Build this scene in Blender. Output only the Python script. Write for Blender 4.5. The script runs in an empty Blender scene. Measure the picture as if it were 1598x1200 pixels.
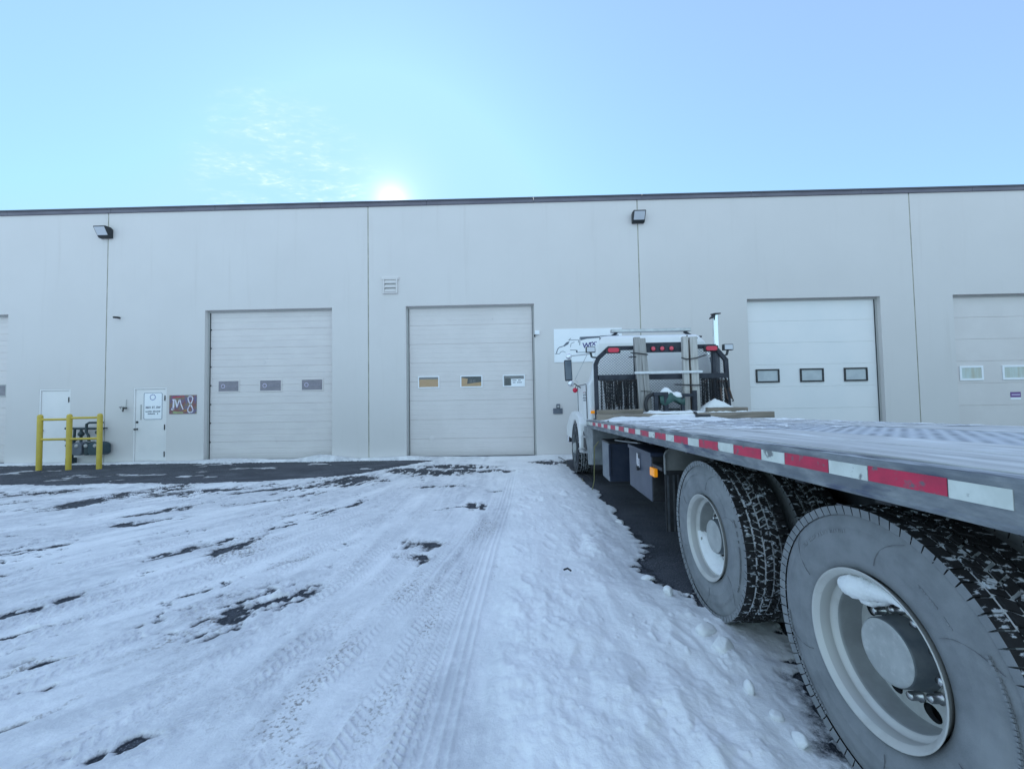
import bpy, bmesh, math, random
import numpy as np
from mathutils import Vector, Matrix

random.seed(7)
S = bpy.context.scene
COL = S.collection
PI = math.pi
YW = 11.3365          # front face of the warehouse wall
DD = .155             # depth of the overhead door recesses
GW = -0.09            # ground level at the wall

def gz(y):            # the lot falls gently to the wall
    return GW * min(1.0, max(0.0, (y - 2.9) / 8.3))

# ------------------------------------------------------------------ materials
def _n(nt, t, **kw):
    n = nt.nodes.new(t)
    for k, v in kw.items():
        setattr(n, k, v)
    return n

MATS = {}
def mat(name, col, rough=0.6, metal=0.0, col2=None, scale=6.0, detail=5.0, lo=0.35, hi=0.65,
        bump=0.0, bscale=60.0, stretch=(1, 1, 1), col3=None, scale3=40.0, lo3=0.6, hi3=0.7, stretch3=(1, 1, 1),
        spec=0.5, emit=None, estr=0.0, coat=0.0, rvar=0.0):
    m = bpy.data.materials.new(name)
    m.use_nodes = True
    nt = m.node_tree
    b = nt.nodes['Principled BSDF']
    L = nt.links.new
    b.inputs['Roughness'].default_value = rough
    b.inputs['Metallic'].default_value = metal
    b.inputs['Specular IOR Level'].default_value = spec
    b.inputs['Coat Weight'].default_value = coat
    c4 = lambda c: (c[0], c[1], c[2], 1)
    b.inputs['Base Color'].default_value = c4(col)
    tc = _n(nt, 'ShaderNodeTexCoord')
    out = None
    def noise(sc, de, st):
        mp = _n(nt, 'ShaderNodeMapping'); mp.inputs['Scale'].default_value = st
        L(tc.outputs['Object'], mp.inputs['Vector'])
        nz = _n(nt, 'ShaderNodeTexNoise'); nz.inputs['Scale'].default_value = sc; nz.inputs['Detail'].default_value = de
        nz.inputs['Roughness'].default_value = 0.6
        L(mp.outputs[0], nz.inputs['Vector'])
        return nz
    def mixc(a, c, fac):
        mx = _n(nt, 'ShaderNodeMix', data_type='RGBA')
        L(fac, mx.inputs[0])
        if isinstance(a, tuple): mx.inputs[6].default_value = c4(a)
        else: L(a, mx.inputs[6])
        mx.inputs[7].default_value = c4(c)
        return mx.outputs[2]
    def ramp(src, l, h):
        r = _n(nt, 'ShaderNodeMapRange'); r.inputs[1].default_value = l; r.inputs[2].default_value = h
        r.interpolation_type = 'SMOOTHSTEP'
        L(src, r.inputs[0]); return r.outputs[0]
    cur = tuple(col)
    f1 = None
    if col2 is not None:
        nz = noise(scale, detail, stretch); f1 = ramp(nz.outputs[0], lo, hi)
        cur = mixc(cur, col2, f1)
    if col3 is not None:
        nz = noise(scale3, 4.0, stretch3); cur = mixc(cur, col3, ramp(nz.outputs[0], lo3, hi3))
    if not isinstance(cur, tuple):
        L(cur, b.inputs['Base Color'])
    if rvar and f1 is not None:
        ma = _n(nt, 'ShaderNodeMath', operation='MULTIPLY_ADD'); L(f1, ma.inputs[0]); ma.inputs[1].default_value = rvar; ma.inputs[2].default_value = rough
        L(ma.outputs[0], b.inputs['Roughness'])
    if bump:
        nz = noise(bscale, 4.0, stretch)
        bp = _n(nt, 'ShaderNodeBump'); bp.inputs['Strength'].default_value = bump; bp.inputs['Distance'].default_value = 0.01
        L(nz.outputs[0], bp.inputs['Height']); L(bp.outputs[0], b.inputs['Normal'])
    if emit is not None:
        b.inputs['Emission Color'].default_value = c4(emit); b.inputs['Emission Strength'].default_value = estr
    MATS[name] = m
    return m

WALL = mat('wall_paint', (.695, .66, .645), .85, col2=(.67, .635, .62), scale=.55, detail=6, lo=.3, hi=.75, bump=.12, bscale=90, col3=(.625, .585, .565), scale3=1.6, lo3=.54, hi3=.90, stretch3=(2.4, 1, .16))
DOORGREY = mat('door_grey', (.715, .665, .65), .55, col2=(.68, .63, .62), scale=1.6, stretch=(1, 1, 2.5), col3=(.53, .485, .495), scale3=3.5, lo3=.66, hi3=.85)
DOORGREY2 = mat('door_warm_grey', (.715, .665, .65), .55, col2=(.68, .63, .615), scale=1.1, col3=(.53, .48, .48), scale3=5, lo3=.7, hi3=.85)
DOORWHITE = mat('door_white', (.83, .81, .81), .45, col2=(.79, .785, .79), scale=.8)
MANDOOR = mat('man_door_white', (.81, .78, .77), .5, col2=(.76, .74, .735), scale=1.3, col3=(.45, .43, .40), scale3=4, lo3=.72, hi3=.9)
CAP = mat('cap_metal', (.13, .12, .15), .6, .1, col2=(.165, .155, .185), scale=1.4, stretch=(1, 1, 4))
CAPD = mat('cap_edge', (.09, .09, .115), .5, .2)
SEAL = mat('sealant', (.46, .44, .36), .9, col2=(.30, .285, .225), scale=5, stretch=(1, 1, .5))
DARKGAP = mat('dark_gap', (.05, .055, .06), .9)
TRIM = mat('trim_grey', (.45, .45, .44), .6)
LAMPBODY = mat('lamp_bronze', (.035, .04, .045), .5, .3)
LENS = mat('lamp_lens', (.55, .57, .62), .15, spec=.6)
BLACKPL = mat('black_plastic', (.018, .019, .022), .55, col2=(.035, .036, .04), scale=9)
RUBBER = mat('rubber_tread', (.012, .012, .013), .8, col2=(.025, .025, .027), scale=20, col3=(.62, .65, .69), scale3=46, lo3=.565, hi3=.63, stretch3=(.45, 1, 1))
GROOVE = mat('snowy_groove', (.008, .008, .01), .9, col2=(.78, .80, .83), scale=26, detail=5, lo=.39, hi=.49)
SIDEWALL = mat('dusty_sidewall', (.225, .235, .245), .85, col2=(.175, .185, .195), scale=10, detail=6, lo=.35, hi=.7, bump=.15, bscale=160, col3=(.275, .285, .295), scale3=3, lo3=.5, hi3=.75)
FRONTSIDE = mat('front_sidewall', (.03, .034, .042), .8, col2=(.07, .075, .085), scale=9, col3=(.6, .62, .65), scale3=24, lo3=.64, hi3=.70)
SEAM = mat('sidewall_seam', (.145, .15, .16), .85)
RIM = mat('rim_paint', (.52, .515, .49), .45, .12, col2=(.41, .40, .375), scale=6, detail=6, lo=.45, hi=.75, col3=(.34, .31, .27), scale3=16, lo3=.66, hi3=.8, coat=.2)
HUB = mat('hub_paint', (.42, .43, .42), .5, .1, col2=(.34, .35, .345), scale=9, col3=(.50, .50, .49), scale3=30, lo3=.5, hi3=.8)
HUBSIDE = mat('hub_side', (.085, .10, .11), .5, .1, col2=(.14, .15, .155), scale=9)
RIMMID = mat('rim_band', (.38, .375, .36), .45, .15, col2=(.38, .38, .36), scale=7, col3=(.27, .245, .215), scale3=14, lo3=.64, hi3=.8)
RIMDARK = mat('rim_barrel', (.30, .31, .305), .5, .15, col2=(.24, .245, .24), scale=6)
NUT = mat('nut_steel', (.5, .5, .5), .25, 1.0)
BLACK = mat('underbody_black', (.022, .024, .028), .8, col2=(.05, .052, .056), scale=6)
RAIL = mat('rail_paint', (.135, .15, .17), .55, col2=(.29, .305, .31), scale=6.5, detail=8, lo=.40, hi=.72, stretch=(1, .7, 2.2), col3=(.075, .085, .13), scale3=5, lo3=.54, hi3=.70, stretch3=(1, .8, 3.2), bump=.08)
RAILTOP = mat('rail_top_worn_shaded', (.44, .45, .47), .5, .1, col2=(.06, .065, .075), scale=9, stretch=(2.5, .16, 1), lo=.46, hi=.60)  # dark streaks: worn paint plus the deck edge's shadow put into the colour
TRED = mat('tape_red', (.60, .03, .085), .45, col2=(.46, .03, .075), scale=10, col3=(.14, .13, .15), scale3=16, lo3=.55, hi3=.66)
TWHITE = mat('tape_white', (.70, .73, .68), .4, col2=(.60, .63, .58), scale=12, col3=(.20, .21, .21), scale3=17, lo3=.56, hi3=.66)
PLANK = mat('deck_plank', (.62, .615, .60), .9, col2=(.43, .425, .415), scale=9, detail=8, stretch=(2.2, .16, 1), lo=.35, hi=.68, spec=.15, col3=(.74, .75, .75), scale3=4, lo3=.52, hi3=.7, stretch3=(1, .4, 1), bump=.25, bscale=50)
BLACKRACK = mat('rack_black', (.026, .03, .042), .6, col2=(.045, .05, .064), scale=7, spec=.3)
MESHM = mat('mesh_grey', (.22, .23, .26), .5, .3)
CABWHITE = mat('cab_white', (.80, .80, .80), .4, col2=(.75, .75, .75), scale=2.2, spec=.4, col3=(.62, .62, .60), scale3=5, lo3=.68, hi3=.9)
CHROME = mat('chrome', (.75, .76, .78), .16, 1.0)
ALU = mat('aluminium', (.52, .53, .54), .4, .8, col2=(.42, .43, .44), scale=8)
GLASSD = mat('dark_glass', (.02, .025, .03), .06, spec=.8)
BOXBLUE = mat('toolbox_paint', (.026, .036, .066), .42, col2=(.05, .062, .095), scale=3.5, detail=7, lo=.4, hi=.75, coat=.15)
BOXGREY = mat('box_side_grey', (.15, .165, .195), .55, col2=(.21, .225, .25), scale=5)
STEPG = mat('step_grey', (.30, .32, .33), .55, .2, col2=(.20, .21, .22), scale=5, detail=7)
HANGER = mat('hanger_grey', (.16, .165, .16), .6, col2=(.22, .22, .21), scale=6, lo=.4, hi=.7)
HANGERD = mat('flap_rib', (.05, .055, .065), .6, col2=(.09, .095, .10), scale=8)
AMBER = mat('amber_lens', (.85, .30, .01), .25, emit=(1, .35, .02), estr=.12)
REDLENS = mat('red_lens', (.60, .012, .05), .22, spec=.6)
PINKLENS = mat('red_lens_faded', (.68, .08, .12), .22, spec=.6)
WOODG = mat('weathered_wood', (.38, .365, .35), .85, col2=(.23, .22, .21), scale=11, detail=8, stretch=(3, 3, .22), lo=.35, hi=.7, bump=.3, bscale=70)
WOODP = mat('pale_wood', (.54, .52, .49), .85, col2=(.40, .38, .355), scale=10, detail=8, stretch=(3, 3, .22), lo=.35, hi=.7, bump=.25, bscale=70)
WOODB = mat('beam_wood', (.30, .25, .205), .85, col2=(.17, .145, .12), scale=9, detail=8, stretch=(.22, 3, 3), lo=.35, hi=.7, bump=.3, bscale=70)
STAKEB = mat('brown_stake', (.09, .06, .05), .8, col2=(.05, .035, .03), scale=12)
STRAPW = mat('strap_white', (.70, .71, .72), .7, col2=(.6, .61, .62), scale=12)
CHAINM = mat('chain_steel', (.035, .037, .042), .5, .5, col2=(.10, .065, .05), scale=14, lo=.55, hi=.75)
GREENT = mat('green_tarp', (.045, .115, .10), .55, col2=(.03, .075, .068), scale=7, bump=.3, bscale=12)
YELLOW = mat('yellow_paint', (.60, .44, .055), .5, col2=(.52, .38, .05), scale=4, col3=(.22, .17, .07), scale3=11, lo3=.66, hi3=.78, coat=.1)
PIPE = mat('pipe_green', (.03, .05, .06), .55, .2, col2=(.05, .07, .075), scale=9)
METERG = mat('meter_grey', (.13, .145, .18), .5, col2=(.10, .115, .14), scale=6)
METERT = mat('meter_teal', (.035, .07, .09), .5, col2=(.028, .055, .07), scale=6)
SIGNW = mat('sign_white', (.88, .89, .92), .4, col2=(.85, .865, .90), scale=2)
SIGNV = mat('sign_violet', (.08, .07, .24), .5)
SIGNG = mat('sign_grey', (.12, .14, .18), .5)
SIGNB = mat('sign_blue', (.16, .18, .42), .5)
GRAF = mat('painted_board', (.25, .10, .10), .7, col2=(.24, .20, .14), scale=4.5, detail=6, lo=.40, hi=.62, col3=(.17, .14, .24), scale3=6, lo3=.48, hi3=.60)
GRAFW = mat('brushed_white', (.66, .60, .74), .6, col2=(.78, .77, .80), scale=9, col3=(.36, .26, .38), scale3=14, lo3=.58, hi3=.68)
GRAFG = mat('brushed_green', (.32, .38, .2), .6)
GRAFO = mat('brushed_orange', (.40, .19, .06), .6)
PANE = mat('pane_tinted', (.20, .185, .22), .12, col2=(.25, .22, .26), scale=6, stretch=(1, 1, 3), spec=.5)
PANEF = mat('pane_frosted', (.50, .54, .56), .25, col2=(.42, .46, .49), scale=3)
PANEC = mat('pane_curtain', (.55, .63, .62), .3, col2=(.45, .44, .35), scale=5, stretch=(1, 1, .1))
BACKTAN = mat('backing_tan_glow', (.36, .27, .14), .7, col2=(.40, .28, .17), scale=3, emit=(.45, .30, .13), estr=.10)  # tan board close behind the panes, its glow put into the material
BACKGREY = mat('backing_grey_glow', (.16, .18, .21), .7, emit=(.3, .33, .38), estr=.05)  # grey board behind the panes, with a weaker glow put in
BACKDARK = mat('backing_dark', (.05, .055, .07), .7)
PURPLE = mat('sticker_purple', (.16, .07, .25), .5)
STICKL = mat('sticker_lilac', (.62, .55, .75), .5)
ORANGECORD = mat('yellow_cord', (.24, .23, .10), .6)
DARKCORD = mat('dark_cord', (.03, .03, .035), .6)
BRASS = mat('tap_metal', (.10, .10, .10), .5, .5)
MIRROR = mat('mirror_glass', (.10, .125, .16), .12, spec=.6)
ROOFM = mat('roof_membrane', (.5, .5, .5), .8)

# clear glass for the door windows with backing boards
def clear_glass():
    m = bpy.data.materials.new('clear_glass'); m.use_nodes = True
    nt = m.node_tree; nt.nodes.clear(); L = nt.links.new
    o = _n(nt, 'ShaderNodeOutputMaterial'); mx = _n(nt, 'ShaderNodeMixShader'); fr = _n(nt, 'ShaderNodeFresnel'); fr.inputs[0].default_value = 1.5
    t = _n(nt, 'ShaderNodeBsdfTransparent'); g = _n(nt, 'ShaderNodeBsdfGlossy'); g.inputs['Roughness'].default_value = .03
    L(fr.outputs[0], mx.inputs[0]); L(t.outputs[0], mx.inputs[1]); L(g.outputs[0], mx.inputs[2]); L(mx.outputs[0], o.inputs[0])
    return m
GLASS = clear_glass()

def snow_mat(name, attr=False):
    m = bpy.data.materials.new(name); m.use_nodes = True
    nt = m.node_tree; b = nt.nodes['Principled BSDF']; L = nt.links.new
    b.inputs['Roughness'].default_value = .65
    b.inputs['Specular IOR Level'].default_value = .25
    tc = _n(nt, 'ShaderNodeTexCoord')
    def noise(sc, de, rough=.6):
        nz = _n(nt, 'ShaderNodeTexNoise'); nz.inputs['Scale'].default_value = sc; nz.inputs['Detail'].default_value = de; nz.inputs['Roughness'].default_value = rough
        L(tc.outputs['Object'], nz.inputs['Vector']); return nz.outputs[0]
    def math_(op, a, c=None, d=None, clamp=False):
        n = _n(nt, 'ShaderNodeMath', operation=op, use_clamp=clamp)
        for i, v in enumerate((a, c, d)):
            if v is None: continue
            if isinstance(v, (int, float)): n.inputs[i].default_value = v
            else: L(v, n.inputs[i])
        return n.outputs[0]
    def mix(a, c, f):
        mx = _n(nt, 'ShaderNodeMix', data_type='RGBA'); L(f, mx.inputs[0])
        for i, v in ((6, a), (7, c)):
            if isinstance(v, tuple): mx.inputs[i].default_value = v + (1,)
            else: L(v, mx.inputs[i])
        return mx.outputs[2]
    def rng(s, a, c):
        r = _n(nt, 'ShaderNodeMapRange'); r.interpolation_type = 'SMOOTHSTEP'; r.inputs[1].default_value = a; r.inputs[2].default_value = c; L(s, r.inputs[0]); return r.outputs[0]
    n1 = noise(1.7, 6); n2 = noise(45, 5); n3 = noise(160, 3)
    c = mix((.79, .80, .80), (.87, .875, .87), rng(n1, .35, .65))
    if attr:
        at = _n(nt, 'ShaderNodeAttribute'); at.attribute_name = 'depth'; at.attribute_type = 'GEOMETRY'
        pk = _n(nt, 'ShaderNodeAttribute'); pk.attribute_name = 'pack'; pk.attribute_type = 'GEOMETRY'
        dt = _n(nt, 'ShaderNodeAttribute'); dt.attribute_name = 'dirt'; dt.attribute_type = 'GEOMETRY'
        # packed, icy snow is greyer than loose snow
        pkn = math_('MULTIPLY', pk.outputs['Fac'], rng(noise(9, 6, .7), .2, .62))
        c = mix(c, (.60, .61, .625), pkn)
        # sand and grit lying in the tyre prints
        dn = math_('MULTIPLY', dt.outputs['Fac'], rng(n2, .48, .64))
        c = mix(c, (.20, .175, .15), dn)
        # where the cover is thin the asphalt shows through
        d = math_('ADD', at.outputs['Fac'], math_('MULTIPLY', math_('SUBTRACT', n2, .5), .022))
        d = math_('ADD', d, math_('MULTIPLY', math_('SUBTRACT', n3, .5), .016))
        thin = rng(d, -.008, .0145)
        c = mix((.024, .029, .038), c, thin)
    L(c, b.inputs['Base Color'])
    h = math_('ADD', n2, math_('MULTIPLY', n3, .5))
    bp = _n(nt, 'ShaderNodeBump'); bp.inputs['Strength'].default_value = .55; bp.inputs['Distance'].default_value = .010
    L(h, bp.inputs['Height']); L(bp.outputs[0], b.inputs['Normal'])
    return m
SNOW = snow_mat('snow')
SNOWG = snow_mat('snow_on_ground', True)

def asphalt_mat():
    m = bpy.data.materials.new('asphalt'); m.use_nodes = True
    nt = m.node_tree; b = nt.nodes['Principled BSDF']; L = nt.links.new
    b.inputs['Roughness'].default_value = .9; b.inputs['Specular IOR Level'].default_value = .25
    tc = _n(nt, 'ShaderNodeTexCoord')
    def noise(sc, de, st=None):
        nz = _n(nt, 'ShaderNodeTexNoise'); nz.inputs['Scale'].default_value = sc; nz.inputs['Detail'].default_value = de; nz.inputs['Roughness'].default_value = .65
        if st:
            mp = _n(nt, 'ShaderNodeMapping'); mp.inputs['Scale'].default_value = st; L(tc.outputs['Object'], mp.inputs[0]); L(mp.outputs[0], nz.inputs[0])
        else: L(tc.outputs['Object'], nz.inputs['Vector'])
        return nz.outputs[0]
    def rng(s, a, c):
        r = _n(nt, 'ShaderNodeMapRange'); r.interpolation_type = 'SMOOTHSTEP'; r.inputs[1].default_value = a; r.inputs[2].default_value = c; L(s, r.inputs[0]); return r.outputs[0]
    def mix(a, c, f):
        mx = _n(nt, 'ShaderNodeMix', data_type='RGBA'); L(f, mx.inputs[0])
        for i, v in ((6, a), (7, c)):
            if isinstance(v, tuple): mx.inputs[i].default_value = v + (1,)
            else: L(v, mx.inputs[i])
        return mx.outputs[2]
    n1 = noise(1.2, 5); n2 = noise(150, 3); n3 = noise(2.0, 8, (.5, 1.6, 1))
    c = mix((.036, .041, .050), (.066, .072, .083), rng(n1, .35, .65))
    c = mix(c, (.22, .23, .26), rng(n2, .52, .68))
    # dusting of frost and salt
    c = mix(c, (.17, .18, .20), rng(n3, .54, .82))
    # beyond the modelled snow the lot is snow covered
    sx = _n(nt, 'ShaderNodeSeparateXYZ'); L(tc.outputs['Object'], sx.inputs[0])
    r = rng(sx.outputs[1], 1.0, .2)
    e = _n(nt, 'ShaderNodeMath', operation='MULTIPLY_ADD'); L(sx.outputs[1], e.inputs[0]); e.inputs[1].default_value = 1.26; L(sx.outputs[0], e.inputs[2])
    lf = _n(nt, 'ShaderNodeMath', operation='MULTIPLY'); L(rng(e.outputs[0], -2.3, -2.7), lf.inputs[0]); L(rng(sx.outputs[1], 8.1, 7.9), lf.inputs[1])
    c = mix(c, (.80, .81, .82), lf.outputs[0])
    c = mix(c, (.82, .83, .85), r)
    L(c, b.inputs['Base Color'])
    bp = _n(nt, 'ShaderNodeBump'); bp.inputs['Strength'].default_value = .6; bp.inputs['Distance'].default_value = .006
    L(n2, bp.inputs['Height']); L(bp.outputs[0], b.inputs['Normal'])
    return m
ASPH = asphalt_mat()

def plate_mat():          # non-skid steel deck plate with raised diagonal bars
    m = bpy.data.materials.new('deck_plate'); m.use_nodes = True
    nt = m.node_tree; b = nt.nodes['Principled BSDF']; L = nt.links.new
    b.inputs['Roughness'].default_value = .85; b.inputs['Specular IOR Level'].default_value = .2
    tc = _n(nt, 'ShaderNodeTexCoord')
    mp = _n(nt, 'ShaderNodeMapping'); mp.inputs['Rotation'].default_value = (0, 0, math.radians(43)); L(tc.outputs['Object'], mp.inputs[0])
    w = _n(nt, 'ShaderNodeTexWave', wave_type='BANDS', bands_direction='X'); w.inputs['Scale'].default_value = 4.6; w.inputs['Distortion'].default_value = .25; w.inputs['Detail'].default_value = 2
    L(mp.outputs[0], w.inputs['Vector'])
    nz = _n(nt, 'ShaderNodeTexNoise'); nz.inputs['Scale'].default_value = 4; nz.inputs['Detail'].default_value = 8; L(tc.outputs['Object'], nz.inputs['Vector'])
    r = _n(nt, 'ShaderNodeMapRange'); r.inputs[1].default_value = .35; r.inputs[2].default_value = .7; L(nz.outputs[0], r.inputs[0])
    a = _n(nt, 'ShaderNodeMix', data_type='RGBA'); L(w.outputs['Fac'], a.inputs[0]); a.inputs[6].default_value = (.30, .31, .325, 1); a.inputs[7].default_value = (.58, .59, .60, 1)
    c = _n(nt, 'ShaderNodeMix', data_type='RGBA'); L(r.outputs[0], c.inputs[0]); L(a.outputs[2], c.inputs[6]); c.inputs[7].default_value = (.52, .54, .57, 1)
    L(c.outputs[2], b.inputs['Base Color'])
    bp = _n(nt, 'ShaderNodeBump'); bp.inputs['Strength'].default_value = .8; bp.inputs['Distance'].default_value = .004; L(w.outputs['Fac'], bp.inputs['Height']); L(bp.outputs[0], b.inputs['Normal'])
    return m
PLATE = plate_mat()

# ------------------------------------------------------------------ mesh helpers
class MB:
    def __init__(self, tf=None):
        self.v = []; self.f = []; self.m = []; self.s = []; self.mats = []; self.tf = tf
    def mi(self, mt):
        if mt not in self.mats: self.mats.append(mt)
        return self.mats.index(mt)
    def add(self, vs, fs, mt, smooth=False):
        o = len(self.v)
        for p in vs:
            p = tuple(p)
            self.v.append(self.tf(p) if self.tf else p)
        i = self.mi(mt)
        for f in fs:
            self.f.append([a + o for a in f]); self.m.append(i); self.s.append(smooth)
        return self
    def box(self, x0, x1, y0, y1, z0, z1, mt):
        vs = [(x, y, z) for z in (z0, z1) for y in (y0, y1) for x in (x0, x1)]
        return self.add(vs, [(0, 2, 3, 1), (4, 5, 7, 6), (0, 1, 5, 4), (2, 6, 7, 3), (0, 4, 6, 2), (1, 3, 7, 5)], mt)
    def bar(self, p, q, w, d, mt, up=(0, 0, 1)):         # square bar from p to q
        p = Vector(p); q = Vector(q); t = (q - p).normalized(); u = Vector(up)
        if abs(t.dot(u)) > .95: u = Vector((0, 1, 0))
        s = t.cross(u).normalized(); u = s.cross(t)
        vs = [c + s * (a * w / 2) + u * (b * d / 2) for c in (p, q) for a, b in ((-1, -1), (1, -1), (1, 1), (-1, 1))]
        return self.add(vs, [(3, 2, 1, 0), (4, 5, 6, 7), (0, 1, 5, 4), (1, 2, 6, 5), (2, 3, 7, 6), (3, 0, 4, 7)], mt)
    def prism(self, poly, ax, a, b, mt):                  # polygon in the two other axes, extruded along ax from a to b
        n = len(poly)
        def mk(u, w, t): return (t, u, w) if ax == 0 else ((u, t, w) if ax == 1 else (u, w, t))
        vs = [mk(u, w, a) for u, w in poly] + [mk(u, w, b) for u, w in poly]
        ar = sum(poly[i][0] * poly[(i + 1) % n][1] - poly[(i + 1) % n][0] * poly[i][1] for i in range(n))
        fl = (ar > 0) ^ (ax == 1)
        A = list(range(n)); B = [i + n for i in range(n)]
        sides = [(i, (i + 1) % n, (i + 1) % n + n, i + n) for i in range(n)]
        if fl: fs = [A[::-1], B] + sides
        else: fs = [A, B[::-1]] + [s[::-1] for s in sides]
        if b < a: fs = [f[::-1] for f in fs]
        return self.add(vs, fs, mt)
    def tube(self, pts, r, mt, n=8, closed=False, smooth=True):
        pts = [Vector(p) for p in pts]; k = len(pts); vs = []
        rr = r if isinstance(r, (list, tuple)) else [r] * k
        prev = None
        for i, p in enumerate(pts):
            if closed: t = pts[(i + 1) % k] - pts[i - 1]
            else: t = pts[min(i + 1, k - 1)] - pts[max(i - 1, 0)]
            t.normalize()
            if prev is None:
                u = Vector((0, 0, 1)) if abs(t.z) < .9 else Vector((0, 1, 0))
            else: u = prev
            s = t.cross(u).normalized(); u = s.cross(t).normalized(); prev = u
            for j in range(n):
                a = 2 * PI * j / n
                vs.append(p + (s * math.cos(a) + u * math.sin(a)) * rr[i])
        fs = []
        for i in range(k if closed else k - 1):
            for j in range(n):
                a = i * n + j; b2 = i * n + (j + 1) % n; c = ((i + 1) % k) * n
                fs.append((a, b2, c + (j + 1) % n, c + j))
        self.add(vs, fs, mt, smooth)
        if not closed:
            o = len(vs)
            self.add(vs[:n], [list(range(n))[::-1]], mt); self.add(vs[-n:], [list(range(n))], mt)
        return self
    def cyl(self, p, q, r, mt, n=16): return self.tube([p, q], r, mt, n)
    def lathe(self, prof, c, ax, mt, n=48, sgn=1, smooth=True):   # prof: (along axis, radius) ; mt may be a list per segment
        vs = []; k = len(prof)
        for a, r in prof:
            for j in range(n):
                th = 2 * PI * j / n
                u, w = r * math.cos(th), r * math.sin(th)
                if ax == 0: vs.append((c[0] + sgn * a, c[1] + u, c[2] + w))
                elif ax == 1: vs.append((c[0] + u, c[1] + sgn * a, c[2] + w))
                else: vs.append((c[0] + u, c[1] + w, c[2] + sgn * a))
        o = len(self.v)
        for i in range(k - 1):
            fs = []
            for j in range(n):
                a = i * n + j; b = i * n + (j + 1) % n
                f = (a, b, b + n, a + n)
                fs.append(f if sgn > 0 else f[::-1])
            m_ = mt[i] if isinstance(mt, list) else mt
            if i == 0: self.add(vs, fs, m_, smooth)
            else:
                im = self.mi(m_)
                for f in fs:
                    self.f.append([x + o for x in f]); self.m.append(im); self.s.append(smooth)
        return self
    def sphere(self, c, r, mt, n=14, k=9, sc=(1, 1, 1)):
        prof = [(-math.cos(PI * i / k), math.sin(PI * i / k) + 1e-4) for i in range(k + 1)]
        vs = []
        for a, q in prof:
            for j in range(n):
                th = 2 * PI * j / n
                vs.append((c[0] + r * sc[0] * q * math.cos(th), c[1] + r * sc[1] * q * math.sin(th), c[2] + r * sc[2] * a))
        fs = [(i * n + j, i * n + (j + 1) % n, (i + 1) * n + (j + 1) % n, (i + 1) * n + j) for i in range(k) for j in range(n)]
        return self.add(vs, fs, mt, True)
    def build(self, name, parent=None, bevel=0.0, seg=2, fix=False):
        me = bpy.data.meshes.new(name)
        root = Vector((0, 0, 0))
        if parent is not None:
            q = parent
            while q is not None:
                root = root + Vector(q.location); q = q.parent
        me.from_pydata([(p[0] - root.x, p[1] - root.y, p[2] - root.z) for p in self.v], [], self.f)
        for mt in self.mats: me.materials.append(mt)
        me.polygons.foreach_set('material_index', self.m)
        me.polygons.foreach_set('use_smooth', self.s)
        if fix:
            bm = bmesh.new(); bm.from_mesh(me); bmesh.ops.remove_doubles(bm, verts=bm.verts, dist=1e-5); bmesh.ops.recalc_face_normals(bm, faces=bm.faces); bm.to_mesh(me); bm.free()
        me.update()
        o = bpy.data.objects.new(name, me); COL.objects.link(o)
        if parent is not None: o.parent = parent
        if bevel:
            b = o.modifiers.new('bevel', 'BEVEL'); b.width = bevel; b.segments = seg; b.limit_method = 'ANGLE'; b.angle_limit = math.radians(40)
        return o

def empty(name, loc, label, cat, group=None):
    o = bpy.data.objects.new(name, None); COL.objects.link(o); o.location = loc
    o.empty_display_size = .2
    return tag(o, label, cat, group)
def tag(o, label, cat, group=None, kind=None):
    if label: o['label'] = label
    if cat: o['category'] = cat
    if group: o['group'] = group
    if kind: o['kind'] = kind
    return o
def recentre(o, loc):                                    # put a one-mesh thing's origin where it stands
    l = Vector(loc)
    o.data.transform(Matrix.Translation(-l)); o.location = l
    return o
def dup(o, off=(0, 0, 0), parent=None):
    c = o.copy(); COL.objects.link(c); c.parent = parent
    c.location = Vector(o.location) + Vector(off)
    for ch in list(o.children):
        dup(ch, (0, 0, 0), c)
    return c

def text_mesh(body, size, mt, loc, parent, name='letter', shear=0.0, offset=0.0, align='CENTER', rotz=0.0, roty=0.0, ext=.0015):
    cu = bpy.data.curves.new('txt', 'FONT'); cu.body = body; cu.size = size; cu.shear = shear; cu.offset = offset; cu.extrude = ext
    cu.align_x = align; cu.resolution_u = 3
    t = bpy.data.objects.new('txt', cu); COL.objects.link(t)
    dg = bpy.context.evaluated_depsgraph_get(); dg.update()
    me = bpy.data.meshes.new_from_object(t.evaluated_get(dg))
    bpy.data.objects.remove(t); me.name = name
    me.transform(Matrix.Translation(Vector(loc)) @ Matrix.Rotation(roty, 4, 'Y') @ Matrix.Rotation(PI / 2, 4, 'X'))
    root = Vector((0, 0, 0)); q = parent
    while q is not None: root = root + Vector(q.location); q = q.parent
    me.transform(Matrix.Translation(-root))
    me.materials.clear(); me.materials.append(mt)
    o = bpy.data.objects.new(name, me); COL.objects.link(o); o.parent = parent
    return o

def ribbon(mb, pts, w, y, mt, th=.002):                   # flat painted stroke on a wall-facing sign, points are (x, z)
    for (a, b) in zip(pts[:-1], pts[1:]):
        mb.bar((a[0], y, a[1]), (b[0], y, b[1]), w, th, mt, up=(0, 1, 0))

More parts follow.
